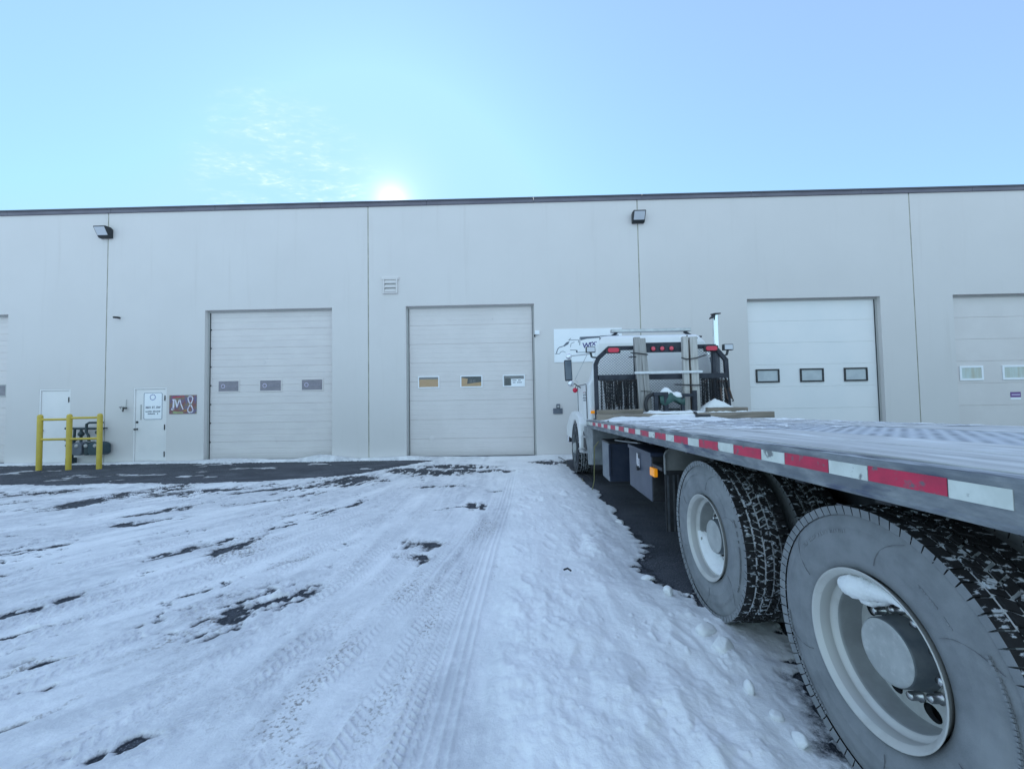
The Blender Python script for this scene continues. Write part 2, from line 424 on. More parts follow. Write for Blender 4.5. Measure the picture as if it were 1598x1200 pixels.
# ------------------------------------------------------------------ noise for the snow
def vnoise(x, y, seed=0):
    xi = np.floor(x).astype(np.int64); yi = np.floor(y).astype(np.int64)
    xf = x - xi; yf = y - yi
    u = xf * xf * xf * (xf * (xf * 6 - 15) + 10); v = yf * yf * yf * (yf * (yf * 6 - 15) + 10)
    def h(a, b):
        n = (a * 374761393 + b * 668265263 + seed * 1442695041) & 0xffffffff
        n = ((n ^ (n >> 13)) * 1274126177) & 0xffffffff
        n = n ^ (n >> 16)
        return (n & 0xffff) / 65535.0
    a = h(xi, yi); b = h(xi + 1, yi); c = h(xi, yi + 1); d = h(xi + 1, yi + 1)
    return a + (b - a) * u + (c - a) * v + (a - b - c + d) * u * v
def fbm(x, y, seed=0, oct=5, gain=.5):
    s = 0; t = 0; a = 1.0
    for i in range(oct):
        s = s + a * vnoise(x * 2 ** i + 17.3 * i, y * 2 ** i + 9.1 * i, seed + i); t += a; a *= gain
    return s / t
def sst(a, b, x):
    t = np.clip((x - a) / (b - a), 0, 1); return t * t * (3 - 2 * t)

# ================================================================== GROUND
def build_ground():
    xs = [-90, -40, -20, -10, 0, 10, 20, 40, 90]
    ys = [-120, -60, -30, -10, 0, 2.9, 4, 5, 6, 7, 8, 9, 10, 11.2, 12, 20, 60, 150]
    mb = MB()
    vs = [(x, y, gz(y)) for y in ys for x in xs]
    n = len(xs)
    fs = [(j * n + i, j * n + i + 1, (j + 1) * n + i + 1, (j + 1) * n + i) for j in range(len(ys) - 1) for i in range(n - 1)]
    mb.add(vs, fs, ASPH)
    tag(mb.build('ground'), 'dark asphalt of the loading yard in front of the warehouse', 'ground', kind='structure')
build_ground()

def build_snow():
    NY, NX = 760, 1120
    t = np.linspace(0, 1, NY)
    ys = .85 * (11.325 / .85) ** t
    Y = np.repeat(ys[:, None], NX, 1)
    xl = -(2.6 + 1.26 * ys); xr = np.minimum(3.0, 2.0 + .25 * ys)
    # columns run denser towards the right half near the camera
    f = np.linspace(0, 1, NX)
    X = xl[:, None] + (xr - xl)[:, None] * f[None, :]
    x = X; y = Y
    # direction of travel: straight towards the middle door near x > -1, curving from the lower left further out
    cx, cy = -10.5, 9.0
    rho = np.hypot(x - cx, y - cy); phi = np.arctan2(y - cy, x - cx)
    wS = sst(-2.4, -.9, x)
    wob = (fbm(x * .8, y * .5, 3, 3) - .5) * .35
    sA = rho + wob; sB = phi * 9.0
    tA = x + wob * .5; tB = y
    def streak(fl, fa, seed, oct=5):
        return (1 - wS) * fbm(sA * fl, sB * fa, seed, oct) + wS * fbm(tA * fl, tB * fa, seed + 50, oct)
    st1 = streak(3.0, .55, 11); st2 = streak(9.0, 1.6, 21, 4); iso = fbm(x * 2.2, y * 2.2, 31, 5); fine = fbm(x * 13, y * 13, 41, 4)
    h = .020 + .022 * (st1 - .5) + .010 * (st2 - .5) + .012 * (iso - .5) + .007 * (fine - .5)
    bare = np.zeros_like(h)
    xw = x + .34 * (fbm(x * 2.4, y * 2.4, 201, 3) - .5) + .22 * (fbm(x * 8, y * 8, 203, 4) - .5)
    yw = y + .34 * (fbm(x * 2.4, y * 2.4, 205, 3) - .5) + .26 * (fbm(x * 8, y * 8, 207, 4) - .5)
    # ---- worn patches: (x, y, along, across, angle to +Y, strength)
    P = [(-1.93, 3.07, .42, .12, 33, 1.0), (-1.99, 2.83, .18, .07, 33, .8), (-3.03, 4.33, .28, .20, 25, 1.05), (-2.86, 4.20, .16, .12, 20, .9), (-3.36, 4.56, .22, .06, 50, .9),
         (-.68, 5.97, .18, .16, 20, 1.0), (-.94, 5.81, .25, .06, 60, .8), (-1.11, 4.3, .14, .22, 10, .68), (-1.08, 3.95, .10, .16, 10, .72),
         (-7.02, 6.45, .45, .26, 30, 1.0), (-7.0, 6.95, .55, .3, 50, .8), (-5.03, 5.25, .42, .10, 60, .95), (-5.2, 5.9, .5, .14, 40, .75), (-5.6, 7.3, .9, .22, 60, .85), (-4.3, 7.4, .9, .16, 60, .85), (-3.9, 6.6, .8, .08, 50, .7),
         (-2.64, 2.2, .16, .07, 40, 1.0), (-1.81, 1.82, .10, .06, 35, 1.0), (-3.28, 2.75, .22, .05, 45, .9), (-3.68, 2.96, .25, .05, 45, .85), (-3.15, 2.5, .2, .035, 45, .8), (-2.81, 2.38, .2, .04, 42, .8), (-2.35, 1.95, .2, .04, 40, .7),
         (-3.01, 5.57, .35, .05, 35, .8), (-3.0, 5.0, .3, .05, 33, .8), (-3.52, 4.25, .35, .09, 45, .75), (-2.6, 5.9, .5, .05, 30, .8), (-3.7, 4.0, .3, .04, 45, .7),
         (-1.42, 7.4, .12, .45, 5, .9), (-1.8, 7.35, .10, .3, 5, .8), (-1.11, 9.13, .25, .7, 10, .9), (-1.9, 8.95, .35, .8, 15, .95), (-2.5, 9.25, .35, .6, 10, 1.0), (-1.6, 9.8, .3, .9, 10, .95), (-.3, 9.0, .14, .3, 0, .8), (-.4, 7.0, .15, .25, 0, .55),
         (-3.4, 8.2, .5, .6, 60, .9), (-6.5, 7.6, .4, .8, 70, .7), (-8.6, 7.3, .8, .25, 70, .7), (-8.8, 6.3, .9, .2, 70, .6), (-7.9, 5.9, .8, .16, 65, .55),
         (-4.6, 3.4, .5, .07, 50, .6), (-5.4, 4.2, .6, .08, 55, .55), (-2.2, 4.0, .3, .08, 30, .5), (.8, 10.2, .5, .5, 0, .8)]
    for (px, py, a, c, ang, s) in P:
        th = math.radians(ang); dx = xw - px; dy = yw - py
        u = dx * math.sin(th) + dy * math.cos(th); v = dx * math.cos(th) - dy * math.sin(th)
        q = np.exp(-((u / a) ** 2 + (v / c) ** 2) * .9)
        bare = np.maximum(bare, q * s)
    ragged = .5 + 1.1 * (st2 - .5) + .9 * (fine - .5) + .8 * (iso - .5)
    vfine = fbm(x * 34, y * 26, 45, 3); st3 = streak(20.0, 4.5, 25, 3)
    rag = 1.1 * (st2 - .5) + 1.0 * (iso - .5) + 1.3 * (st3 - .5) + .9 * (fine - .5) + .7 * (vfine - .5)
    bq = sst(.02, .9, bare) ** .8
    h -= .030 * bq * (1 + 2.1 * rag) + .016 * sst(.35, 1, bare) * (1 + 1.4 * rag)
    # faint scraped streaks all over the left half
    left = sst(-.9, -2.6, x)
    big = fbm(x * .9, y * .7, 47, 3)
    h -= left * .040 * np.clip(.45 * st2 + .55 * st3 + .9 * (fine - .5) + .5 * (vfine - .5) + .35 * (big - .5) - .60, 0, 1) * 3.0 * sst(.42, .58, fbm(x * 1.7, y * 1.7, 49, 3))
    h += .004 * (vfine - .5)
    # ---- cleared asphalt strip along the wall
    lo = 8.0 + .15 * (fbm(x * 1.1, y * 0, 61, 4) - .5) * 2 + .55 * sst(-5.5, -3.6, x) + 2.2 * sst(-3.9, -2.2, x)
    hi = 11.05 + .22 * (fbm(x * .8, y * 0, 71, 3) - .5)
    strip = sst(0, .10, (y - lo) + .35 * (fine - .5)) * sst(0, .08, (hi - y) + .25 * (fine - .5)) * sst(-2.1, -2.9, x + .6 * (st2 - .5))
    h -= strip * .09
    h += strip * .075 * sst(.66, .72, fbm(x * 1.3, y * 2.6, 81, 4))
    # shovelled edge just below the strip
    edge = np.exp(-((y - lo + .18) / .16) ** 2) * sst(-2.6, -3.4, x)
    h += edge * (.022 + .03 * (iso - .5))
    # ---- drift along the foot of the wall
    w = sst(10.75, 11.28, y)
    drift = .02 + .05 * fbm(x * .9, y * .3, 91, 3)
    drift += .10 * np.exp(-((x + 5.5) / .55) ** 2) + .055 * np.exp(-((x + 8.1) / .8) ** 2) + .03 * np.exp(-((x + 3.2) / .5) ** 2) + .03 * np.exp(-((x - 1.0) / .8) ** 2)
    h = h * (1 - w) + w * drift
    # ---- loose ridge beside the truck
    ex = np.interp(y, [.8, 1.72, 1.94, 2.15, 2.46, 2.76, 2.85, 2.97, 3.22, 3.34, 3.72, 4.14, 4.72, 5.7, 7.22, 8.16, 10.2, 11.3], [1.34, 1.36, 1.40, 1.43, 1.56, 1.62, 1.48, 1.30, 1.20, 1.03, .99, 1.22, 1.22, 1.27, 1.24, 1.14, 1.08, 1.3])
    ex = ex + .10 * (fbm(x * 3, y * 3.5, 101, 4) - .5) * 2 + .034 * np.sin(y * 42 + 9 * fbm(y * 3, x * 2, 191, 3)) * (fbm(y * 6, x * 2, 193, 3) * 2) * sst(.25, .0, np.abs(ex - x)) * sst(5.5, 4.6, y)
    rid = sst(-.26, -.02, x + .12 * (iso - .5)) * sst(0, .55, ex - x)
    bil = np.abs(fbm(x * 2.6, y * 1.9, 111, 4) - .5) * 2
    lump = fbm(x * 7, y * 5, 121, 4)
    h += rid * (.022 + (.050 * bil + .030 * (lump - .45) + .012 * (fine - .5)) * (.25 + 1.3 * sst(.35, .65, fbm(x * 1.3, y * .8, 231, 3)))) * sst(10.6, 8.5, y)
    # boot and lump dents in the ridge
    rs = random.Random(5)
    for k in range(30):
        fx = rs.uniform(-.05, 1.0); fy = rs.uniform(1.4, 7.2); an = rs.uniform(-.6, .6)
        dx = x - fx; dy = y - fy
        u = dx * math.cos(an) + dy * math.sin(an); v = -dx * math.sin(an) + dy * math.cos(an)
        q = (u / .045) ** 2 + (v / .11) ** 2
        h -= .013 * np.exp(-q * q) * rid
        h += .0025 * np.exp(-((np.sqrt(q) - 1.35) / .28) ** 2) * rid
    # dragged furrows running along the ridge on its truck side
    fur = np.sin((x + .13 * y) * 26 + 5 * (iso - .5))
    h += rid * sst(.35, .75, x) * .007 * fur * sst(6.5, 4.5, y)
    # ---- straight double groove of a single tyre
    gx = np.interp(y, [.8, 1.7, 2.9, 4.2, 5.9, 8.6, 11], [-.42, -.40, -.38, -.34, -.245, -.17, -.12])
    d = x - gx
    gr = np.exp(-(d / .085) ** 4) * sst(10.2, 8.5, y)
    h = h * (1 - .65 * gr) + gr * .012
    for off in (-.075, -.028, .03, .078):
        h += .008 * np.exp(-((d - off) / .011) ** 2) * sst(9.5, 7, y)
    # fine lateral lugs along the groove's left side
    pack = np.clip(.45 + 2.6 * (st1 - .5) + 1.7 * (st2 - .5) + 1.0 * (big - .5) + left * .16, 0, 1) * (1 - rid)
    dirt = .75 * sst(.04, .5, bare) * sst(.40, .6, fbm(x * 2.1, y * 1.6, 211, 3)) + .35 * left * sst(.55, .7, st2) * sst(.5, .65, big)
    def tread(gx_, wid, ystart, yend, amp, per, dt, sk=1.0):
        nonlocal h, pack, dirt
        d = x - gx_
        g = np.exp(-(d / wid) ** 6) * sst(yend, yend - 1.5, y) * sst(ystart - .2, ystart, y)
        ph = (y + sk * np.abs(d) * .8) / per
        col = np.sin(d / wid * PI * 2.4)
        blk = sst(-.15, .35, np.sin(2 * PI * (ph + .5 * (np.floor((d / wid) * 2.2) % 2)))) * sst(-.9, -.2, col)
        wear = fbm(x * 3, y * 2, 131, 3)
        h = h * (1 - .55 * g) + g * (.010 + amp * blk * sst(.3, .6, wear))
        pack = np.maximum(pack, g * .55); dirt = np.maximum(dirt, g * dt * (1 - blk) * sst(.42, .66, fbm(x * 2.3, y * 1.2, 141, 3)))
    tread(np.interp(y, [.8, 1.75, 2.6, 3.6, 5, 8], [-.93, -.84, -.76, -.60, -.42, -.3]), .17, 1.0, 6.5, .013, .052, .95)
    tread(np.interp(y, [.8, 1.75, 2.5, 4.2, 8], [-.60, -.55, -.53, -.47, -.3]), .085, 1.0, 7.0, .011, .045, .15)
    tread(np.interp(y, [.8, 2.2, 3.2, 4.5, 7], [-1.28, -1.08, -.90, -.72, -.6]), .13, 1.0, 5.5, .010, .05, .9)
    tread(np.interp(y, [.8, 2.2, 3.3, 5.7, 8.9], [-2.3, -1.85, -1.55, -1.35, -1.5]), .15, 1.0, 8.5, .008, .06, .35)
    tread(np.interp(y, [.8, 2.2, 3.3, 5.7, 8.9], [-3.2, -2.7, -2.3, -1.9, -1.95]), .15, 1.2, 8.5, .008, .06, .3)
    for q_, (xa_, w_, a_) in enumerate((((-5.0, -3.9, -3.1, -2.3, -2.2), .16, .010), ((-4.1, -3.4, -2.75, -2.1, -2.0), .14, .009), ((-6.6, -5.4, -4.4, -3.2, -2.9), .17, .010), ((-1.75, -1.45, -1.2, -1.0, -1.2), .14, .010))):
        tread(np.interp(y, [.8, 2.2, 3.5, 5.7, 8.9], xa_) + .04 * np.sin(y * 1.3 + q_), w_, 1.0, 8.5, a_, .055, .25)
    # ---- bare asphalt under the truck
    tr = sst(-.015, .05, x - ex + .05 * (fine - .5))
    tr = tr * sst(10.9, 10.3, y + .6 * (iso - .5)) + 0 * y
    h = h * (1 - tr) - tr * .05
    # powder dusting between the tyres
    pwd = .9 * np.exp(-((x - 1.50) / .22) ** 2) * np.exp(-((y - 2.95) / .35) ** 2)
    h += tr * pwd * (.055 * sst(.42, .62, fbm(x * 11, y * 11, 151, 4)) + .012 * sst(-.2, .5, np.sin(y * 60)))
    pwd2 = np.exp(-((ex - x + .06) / .13) ** 2) * sst(6, 4, y)
    h += tr * pwd2 * .053 * sst(.50, .62, fbm(x * 17, y * 17, 161, 4))
    zone = sst(.26, .06, ex - x) * sst(2.55, 2.15, y) * sst(.02, -.0, x - ex) 
    h = h * (1 - .9 * zone) + .9 * zone * (.030 * (fbm(x * 15, y * 15, 181, 4) - .47) + .012 * (ex - x) / .2)
    # small crumbs
    crumb = fbm(x * 19, y * 19, 171, 2)
    h += rid * .009 * sst(.78, .88, crumb)
    depth = h.copy()
    Z = GW * np.clip((y - 2.9) / 8.3, 0, 1) + np.maximum(h, .0015)
    verts = np.stack([X, Y, Z], -1).reshape(-1, 3).astype(np.float32)
    idx = np.arange(NY * NX).reshape(NY, NX)
    q = np.stack([idx[:-1, :-1], idx[:-1, 1:], idx[1:, 1:], idx[1:, :-1]], -1).reshape(-1, 4)
    hm = h.reshape(-1)
    keep = hm[q].max(1) > -.014
    q = q[keep]
    used = np.zeros(NY * NX, bool); used[q.reshape(-1)] = True
    remap = np.cumsum(used) - 1
    verts = verts[used]; q = remap[q]
    me = bpy.data.meshes.new('snow_cover')
    me.vertices.add(len(verts)); me.vertices.foreach_set('co', verts.reshape(-1))
    me.loops.add(q.size); me.loops.foreach_set('vertex_index', q.reshape(-1).astype(np.int32))
    me.polygons.add(len(q)); me.polygons.foreach_set('loop_start', (np.arange(len(q)) * 4).astype(np.int32)); me.polygons.foreach_set('loop_total', np.full(len(q), 4, np.int32))
    me.polygons.foreach_set('use_smooth', np.ones(len(q), bool))
    me.update(calc_edges=True)
    for nm, arr in (('depth', depth), ('pack', pack), ('dirt', dirt)):
        a = me.attributes.new(nm, 'FLOAT', 'POINT'); a.data.foreach_set('value', np.ascontiguousarray(arr.reshape(-1)[used], dtype=np.float32))
    me.materials.append(SNOWG)
    o = bpy.data.objects.new('snow_cover', me); COL.objects.link(o)
    tag(o, 'trampled and rutted snow with tyre tracks covering the yard', 'snow', kind='stuff')
build_snow()

def snow_lump(name, c, r, sc, seed, label, group=None):
    bm = bmesh.new(); bmesh.ops.create_icosphere(bm, subdivisions=3, radius=1)
    rs = random.Random(seed); ax = [Vector((rs.uniform(-1, 1), rs.uniform(-1, 1), rs.uniform(-1, 1))).normalized() for _ in range(9)]
    cut = [rs.uniform(.62, .95) for _ in range(9)]
    for v in bm.verts:
        p = v.co.copy()
        for a, k in zip(ax, cut):
            dd = p.dot(a)
            if dd > k: p -= a * (dd - k) * .85
        p *= 1 + .06 * math.sin(9 * p.x + seed) * math.sin(8 * p.y)
        v.co = Vector((p.x * sc[0], p.y * sc[1], p.z * sc[2])) * r
    me = bpy.data.meshes.new(name); bm.to_mesh(me); bm.free()
    me.polygons.foreach_set('use_smooth', [True] * len(me.polygons)); me.materials.append(SNOW)
    o = bpy.data.objects.new(name, me); COL.objects.link(o); o.location = c
    tag(o, label, 'snow chunk', group)
G_CH = 'loose snow chunks beside the truck wheels'
snow_lump('snow_chunk', (1.13, 2.60, .06), .062, (1.1, .8, .75), 1, 'big broken snow chunk on the ridge before the rear wheel, upper of the close pair', G_CH)
snow_lump('snow_chunk', (1.16, 2.44, .06), .062, (1.0, .9, .8), 2, 'big broken snow chunk on the ridge before the rear wheel, lower of the close pair', G_CH)
snow_lump('snow_chunk', (1.125, 2.11, .05), .036, (.7, .9, 1.1), 3, 'small upright snow chunk alone on the ridge left of the near rear tyre', G_CH)
snow_lump('snow_chunk', (1.10, 3.14, .05), .045, (.8, .9, .9), 4, 'rounded snow chunk at the foot of the farther rear tyre', G_CH)
snow_lump('snow_chunk', (1.04, 3.43, .02), .045, (1.3, .8, .6), 5, 'flat snow chunk at the tip of the snow edge on bare asphalt', G_CH)
snow_lump('snow_chunk', (1.20, 5.05, -.01), .05, (1.2, .9, .6), 6, 'lone snow chunk on the bare asphalt beside the toolbox', G_CH)
snow_lump('snow_chunk', (1.16, 1.95, .03), .034, (1.0, .8, .9), 7, 'snow chunk low on the ridge, upper of two by the near tyre rim', G_CH)
snow_lump('snow_chunk', (1.18, 1.82, .03), .038, (.9, 1.0, .8), 8, 'snow chunk nearest the picture bottom by the near tyre', G_CH)

# ================================================================== WAREHOUSE
WH = empty('warehouse', (0, YW, GW), 'long pale grey concrete panel warehouse with overhead doors and dark metal roof edge', 'building')
ZT = 7.085
KD = (YW + DD) / YW            # door plane stands .2 m behind the wall face
def zdoor(z): return 1.5125 + (z - 1.5125) * KD
joints = [-26.94, -19.36, -11.78, -4.23, 3.43, 10.99, 18.6, 26.2]
HEAD = 4.205
# openings: x0, x1, z1
over = [(-18.32, -14.66), (-8.92, -5.27), (-3.17, .46), (6.40, 10.06), (12.04, 15.70)]
man = [(-13.69, -12.78), (-10.955, -10.0)]
MZ = 2.035
for i in range(len(joints) - 1):
    x0, x1 = joints[i] + .015, joints[i + 1] - .015
    ops = sorted([(a, b, HEAD) for a, b in over if a > x0 and b < x1] + [(a, b, MZ) for a, b in man if a > x0 and b < x1])
    mb = MB(); cur = x0; y0, y1 = YW, YW + .28; zb = GW - .3
    for a, b, z1 in ops:
        if a > cur: mb.box(cur, a, y0, y1, zb, ZT, WALL)
        mb.box(a, b, y0, y1, z1, ZT, WALL); cur = b
    mb.box(cur, x1, y0, y1, zb, ZT, WALL)
    mb.build('wall_panel', WH)
for xj in joints:
    MB().box(xj - .0148, xj + .0148, YW + .008, YW + .05, GW - .1, ZT - .02, SEAL).build('joint_sealant', WH)
# rest of the shell
mb = MB()
mb.box(joints[0] + .015, joints[-1] - .015, YW + .6, YW + 24, GW - .3, ZT - .6, WALL)
mb.build('rear_shell', WH)
mb = MB(); mb.box(joints[0] + .02, joints[-1] - .02, YW + .28, YW + .598, ZT - .9, ZT - .62, ROOFM); mb.build('roof', WH)
xc = joints[0]
mb = MB()
while xc < joints[-1] - .1:
    mb.box(xc + .003, xc + 3.05 - .003, YW - .035, YW + .33, ZT + .002, ZT + .105, CAP)
    mb.box(xc + .003, xc + 3.05 - .003, YW - .055, YW + .35, ZT + .107, ZT + .150, CAPD)
    xc += 3.05
mb.build('parapet_cap', WH, bevel=.004)

def overhead(x0, x1, mt, style, jamb=True):
    y = YW + DD
    prof = []       # (z, depth offset from y) from bottom to top
    zb = GW; H = HEAD + .12 - zb
    nsec = 8 if style != 'flush' else 7
    sec = (HEAD - zb) / nsec
    g = .009
    for s in range(nsec):
        z = zb + s * sec
        cuts = [0.0] + ([.36, .62] if style == 'rib' else ([.25, .5, .75] if style == 'fine' else []))
        for j, c in enumerate(cuts):
            zz = z + c * sec
            dpt = (.012 if j == 0 else (.006 if style == 'rib' else .0035))
            hw = .007 if j == 0 else .010
            prof += [(zz - hw, 0), (zz - hw * .5, dpt), (zz + hw * .5, dpt), (zz + hw, 0)]
    prof = [(zb - .01, 0)] + [p for p in prof if p[0] > zb] + [(HEAD + .15, 0)]
    mb = MB()
    vs = []
    for z, d in prof:
        vs += [(x0 - .05, y + d, z), (x1 + .05, y + d, z)]
    fs = [(2 * i, 2 * i + 1, 2 * i + 3, 2 * i + 2) for i in range(len(prof) - 1)]
    mb.add(vs, fs, mt)
    mb.box(x0 - .05, x1 + .05, y + .02, y + .06, zb - .01, HEAD + .15, mt)
    d = mb.build('overhead_door', WH)
    # jamb trim and weather seal
    t = MB()
    t.box(x0, x0 + .045, y - .03, y - .002, zb, HEAD, TRIM); t.box(x1 - .045, x1, y - .03, y - .002, zb, HEAD, TRIM)
    t.box(x0 + .047, x1 - .047, y - .03, y - .002, HEAD - .05, HEAD, TRIM)
    t.box(x0 + .046, x0 + .058, y - .02, y - .001, zb, HEAD - .052, DARKGAP); t.box(x1 - .058, x1 - .046, y - .02, y - .001, zb, HEAD - .052, DARKGAP)
    t.build('door_seal', d)
    if style == 'rib':
        for sct in range(1, nsec):
            hg = MB(); hg.box(x0 + .062, x0 + .085, y - .012, y - .0005, zb + sct * sec - .02, zb + sct * sec + .02, BLACKPL); hg.build('door_hinge', d)
    b = MB(); b.box(x0 + .06, x1 - .06, y - .012, y - .001, zb + .0, zb + .045, DARKGAP); b.build('bottom_seal', d)
    # roller hinges at the section joints
    return d
def door_window(d, wx0, wx1, wz0, wz1, fm, pm, fw=.035, proud=.02, back=None, name='window_frame'):
    y = YW + DD
    f = MB()
    f.box(wx0 - fw, wx1 + fw, y - proud, y - .001, wz1, wz1 + fw, fm); f.box(wx0 - fw, wx1 + fw, y - proud, y - .001, wz0 - fw, wz0, fm)
    f.box(wx0 - fw, wx0, y - proud, y - .001, wz0 + .0005, wz1 - .0005, fm); f.box(wx1, wx1 + fw, y - proud, y - .001, wz0 + .0005, wz1 - .0005, fm)
    f.build('window_frame', d, bevel=.003)
    p = MB(); p.box(wx0 + .0005, wx1 - .0005, y - .012, y - .0095, wz0 + .0005, wz1 - .0005, pm); p.build('window_pane', d)
def K(v): return v * KD
D0 = overhead(*over[0], DOORGREY, 'rib')
for cx_ in (-17.6, -16.4, -15.16):
    door_window(D0, cx_ - .30, cx_ + .30, zdoor(1.88), zdoor(2.16), TRIM, PANE)
D1 = overhead(*over[1], DOORGREY, 'rib')
for a, b in ((-8.50, -7.93), (-7.31, -6.72), (-6.12, -5.54)):
    door_window(D1, K(a), K(b), zdoor(1.885), zdoor(2.17), DOORGREY2, PANE, fw=.03, proud=.013)
    y = YW + DD - .0135
    lt = MB(); rs = random.Random(int(a * 100))
    lt.lathe([(0, .045), (.001, .06)], (K(a) + .13, y, zdoor(2.03)), 1, STICKL, 14)
    xx = K(a) + .22
    while xx < K(b) - .06:
        wv = rs.uniform(.018, .034); lt.box(xx, xx + wv, y - .001, y + .001, zdoor(2.0), zdoor(2.0) + rs.uniform(.045, .06), MATS['pane_tinted'] if False else MATS['sign_grey_lilac'] if 'sign_grey_lilac' in MATS else mat('sign_grey_lilac', (.27, .25, .30), .5)); xx += wv + .012
    lt.build('window_lettering', D1)
D2 = overhead(*over[2], DOORGREY2, 'fine')
y = YW + DD
for k, (a, b) in enumerate(((-2.80, -2.26), (-1.61, -1.05), (-.42, .14))):
    wx0, wx1, wz0, wz1 = K(a), K(b), zdoor(1.905), zdoor(2.18)
    door_window(D2, wx0, wx1, wz0, wz1, MATS['sign_white'], GLASS, fw=.03)
    m_ = MB(); yb = y - .004
    if k == 0:
        m_.box(wx0, wx1, yb, yb + .002, wz0, wz1 - .06, BACKTAN); m_.box(wx0, wx1, yb, yb + .002, wz1 - .0595, wz1, BACKGREY)
    elif k == 1:
        m_.box(wx0, wx1, yb, yb + .002, wz0, wz1, BACKTAN)
        m_.prism([(wx0 + .16, wz0 + .07), (wx1, wz0 + .12), (wx1, wz1), (wx0, wz1), (wx0, wz1 - .03), (wx0 + .18, wz1 - .06)], 1, yb - .002, yb - .0005, BACKDARK)
        for q in range(4): m_.box(wx0 + .24 + q * .045, wx0 + .255 + q * .045, yb - .004, yb - .0022, wz0 + .10, wz0 + .19, BACKGREY)
    else:
        m_.box(wx0, wx1, yb, yb + .002, wz0, wz1, BACKGREY)
        m_.box(wx0 + .03, wx0 + .19, yb - .002, yb - .0005, wz0, wz1 - .07, BACKDARK)
    m_.build('window_backing', D2)
pz = MB(); px0 = K(-.42) + .21
pz.box(px0, K(.14), y - .0145, y - .0125, zdoor(1.905), zdoor(2.09), SIGNW)
for q, (u0, u1) in enumerate(((.03, .15), (.19, .27), (.04, .12), (.16, .30))): pz.box(px0 + u0, px0 + u1, y - .0155, y - .0146, zdoor(2.04) - (q // 2) * .06, zdoor(2.06) - (q // 2) * .06, SIGNG)
pz.build('paper_notice', D2)
st = MB(); st.lathe([(0, .075), (.002, .07), (.002, .001)], (-2.49, y - .001, .46), 1, DOORGREY, 14, -1); st.build('door_latch_mark', D2)
D4 = overhead(*over[3], DOORWHITE, 'flush')
for k, (a, b) in enumerate(((6.60, 7.16), (7.81, 8.37), (9.01, 9.56))):
    door_window(D4, K(a), K(b), zdoor(1.905), zdoor(2.195), BLACKPL, PANEF, fw=.042, proud=.03)
D5 = overhead(*over[4], DOORGREY2, 'flush')
for a, b in ((12.15, 12.68), (13.30, 13.86), (14.4, 14.96)):
    door_window(D5, K(a), K(b), zdoor(1.88), zdoor(2.17), MATS['sign_white'], PANEC, fw=.055)
s5 = MB(); s5.box(K(13.43), K(13.71), y - .004, y - .001, zdoor(1.345), zdoor(1.49), PURPLE); s5.box(K(13.46), K(13.69), y - .0055, y - .0042, zdoor(1.40), zdoor(1.43), STICKL); s5.box(K(13.43), K(13.71), y - .004, y - .001, zdoor(1.285), zdoor(1.343), SIGNW)
s5.build('door_sticker', D5)

for d_, l_ in ((D1, 'ribbed grey overhead door with three tinted lettered windows'), (D2, 'finely ribbed overhead door with tan windows'), (D4, 'smooth white overhead door with black framed windows'), (D5, 'smooth grey overhead door with white framed windows and purple sticker'), (D0, 'ribbed grey overhead door cut by the left picture edge')):
    d_['label'] = l_
def man_door(x0, x1, hinge_right, handle):
    y0 = YW + .045
    f = MB(); fw = .045
    f.box(x0, x0 + fw, YW + .004, YW + .16, GW, MZ, MANDOOR); f.box(x1 - fw, x1, YW + .004, YW + .16, GW, MZ, MANDOOR); f.box(x0 + fw + .0005, x1 - fw - .0005, YW + .004, YW + .16, MZ - fw, MZ, MANDOOR)
    d = MB(); d.box(x0 + fw + .004, x1 - fw - .004, y0 - .02, y0 + .025, GW + .012, MZ - fw - .005, MANDOOR)
    d.box(x0 + fw, x1 - fw, y0 + .03, y0 + .035, GW, MZ - fw, DARKGAP)
    o = d.build('entrance_door', WH, bevel=.003)
    f.build('door_frame', o, bevel=.003)
    xh = x1 - fw if hinge_right else x0 + fw
    for zh in (.16, .92, 1.74):
        h = MB(); h.cyl((xh, YW - .002, GW + zh), (xh, YW - .002, GW + zh + .15), .014, BLACKPL, 8); h.box(xh - .022, xh + .022, YW + .006, y0 - .021, GW + zh + .002, GW + zh + .148, BLACKPL); h.build('hinge', o)
    return o
M1 = man_door(*man[0], True, False)
M2 = man_door(*man[1], True, True)
yd = YW + .024
hd = MB(); xk = man[1][0] + .10
hd.lathe([(0, .032), (.018, .030), (.02, .001)], (xk, yd, 1.055), 1, BLACKPL, 14, -1); hd.build('deadbolt', M2)
hd = MB(); hd.lathe([(0, .028), (.03, .014), (.05, .014), (.055, .03), (.085, .028), (.09, .001)], (xk, yd, .86), 1, BRASS, 14, -1); hd.build('door_knob', M2)
hd = MB(); hd.box(xk + .085, xk + .125, yd - .006, yd, 1.12, 1.55, TRIM); hd.build('door_edge_guard', M2)
hd = MB(); hd.lathe([(0, .028), (.03, .014), (.05, .014), (.055, .03), (.085, .028), (.09, .001)], (man[0][0] + .10, yd, .86), 1, BRASS, 14, -1); hd.build('door_knob', M1)

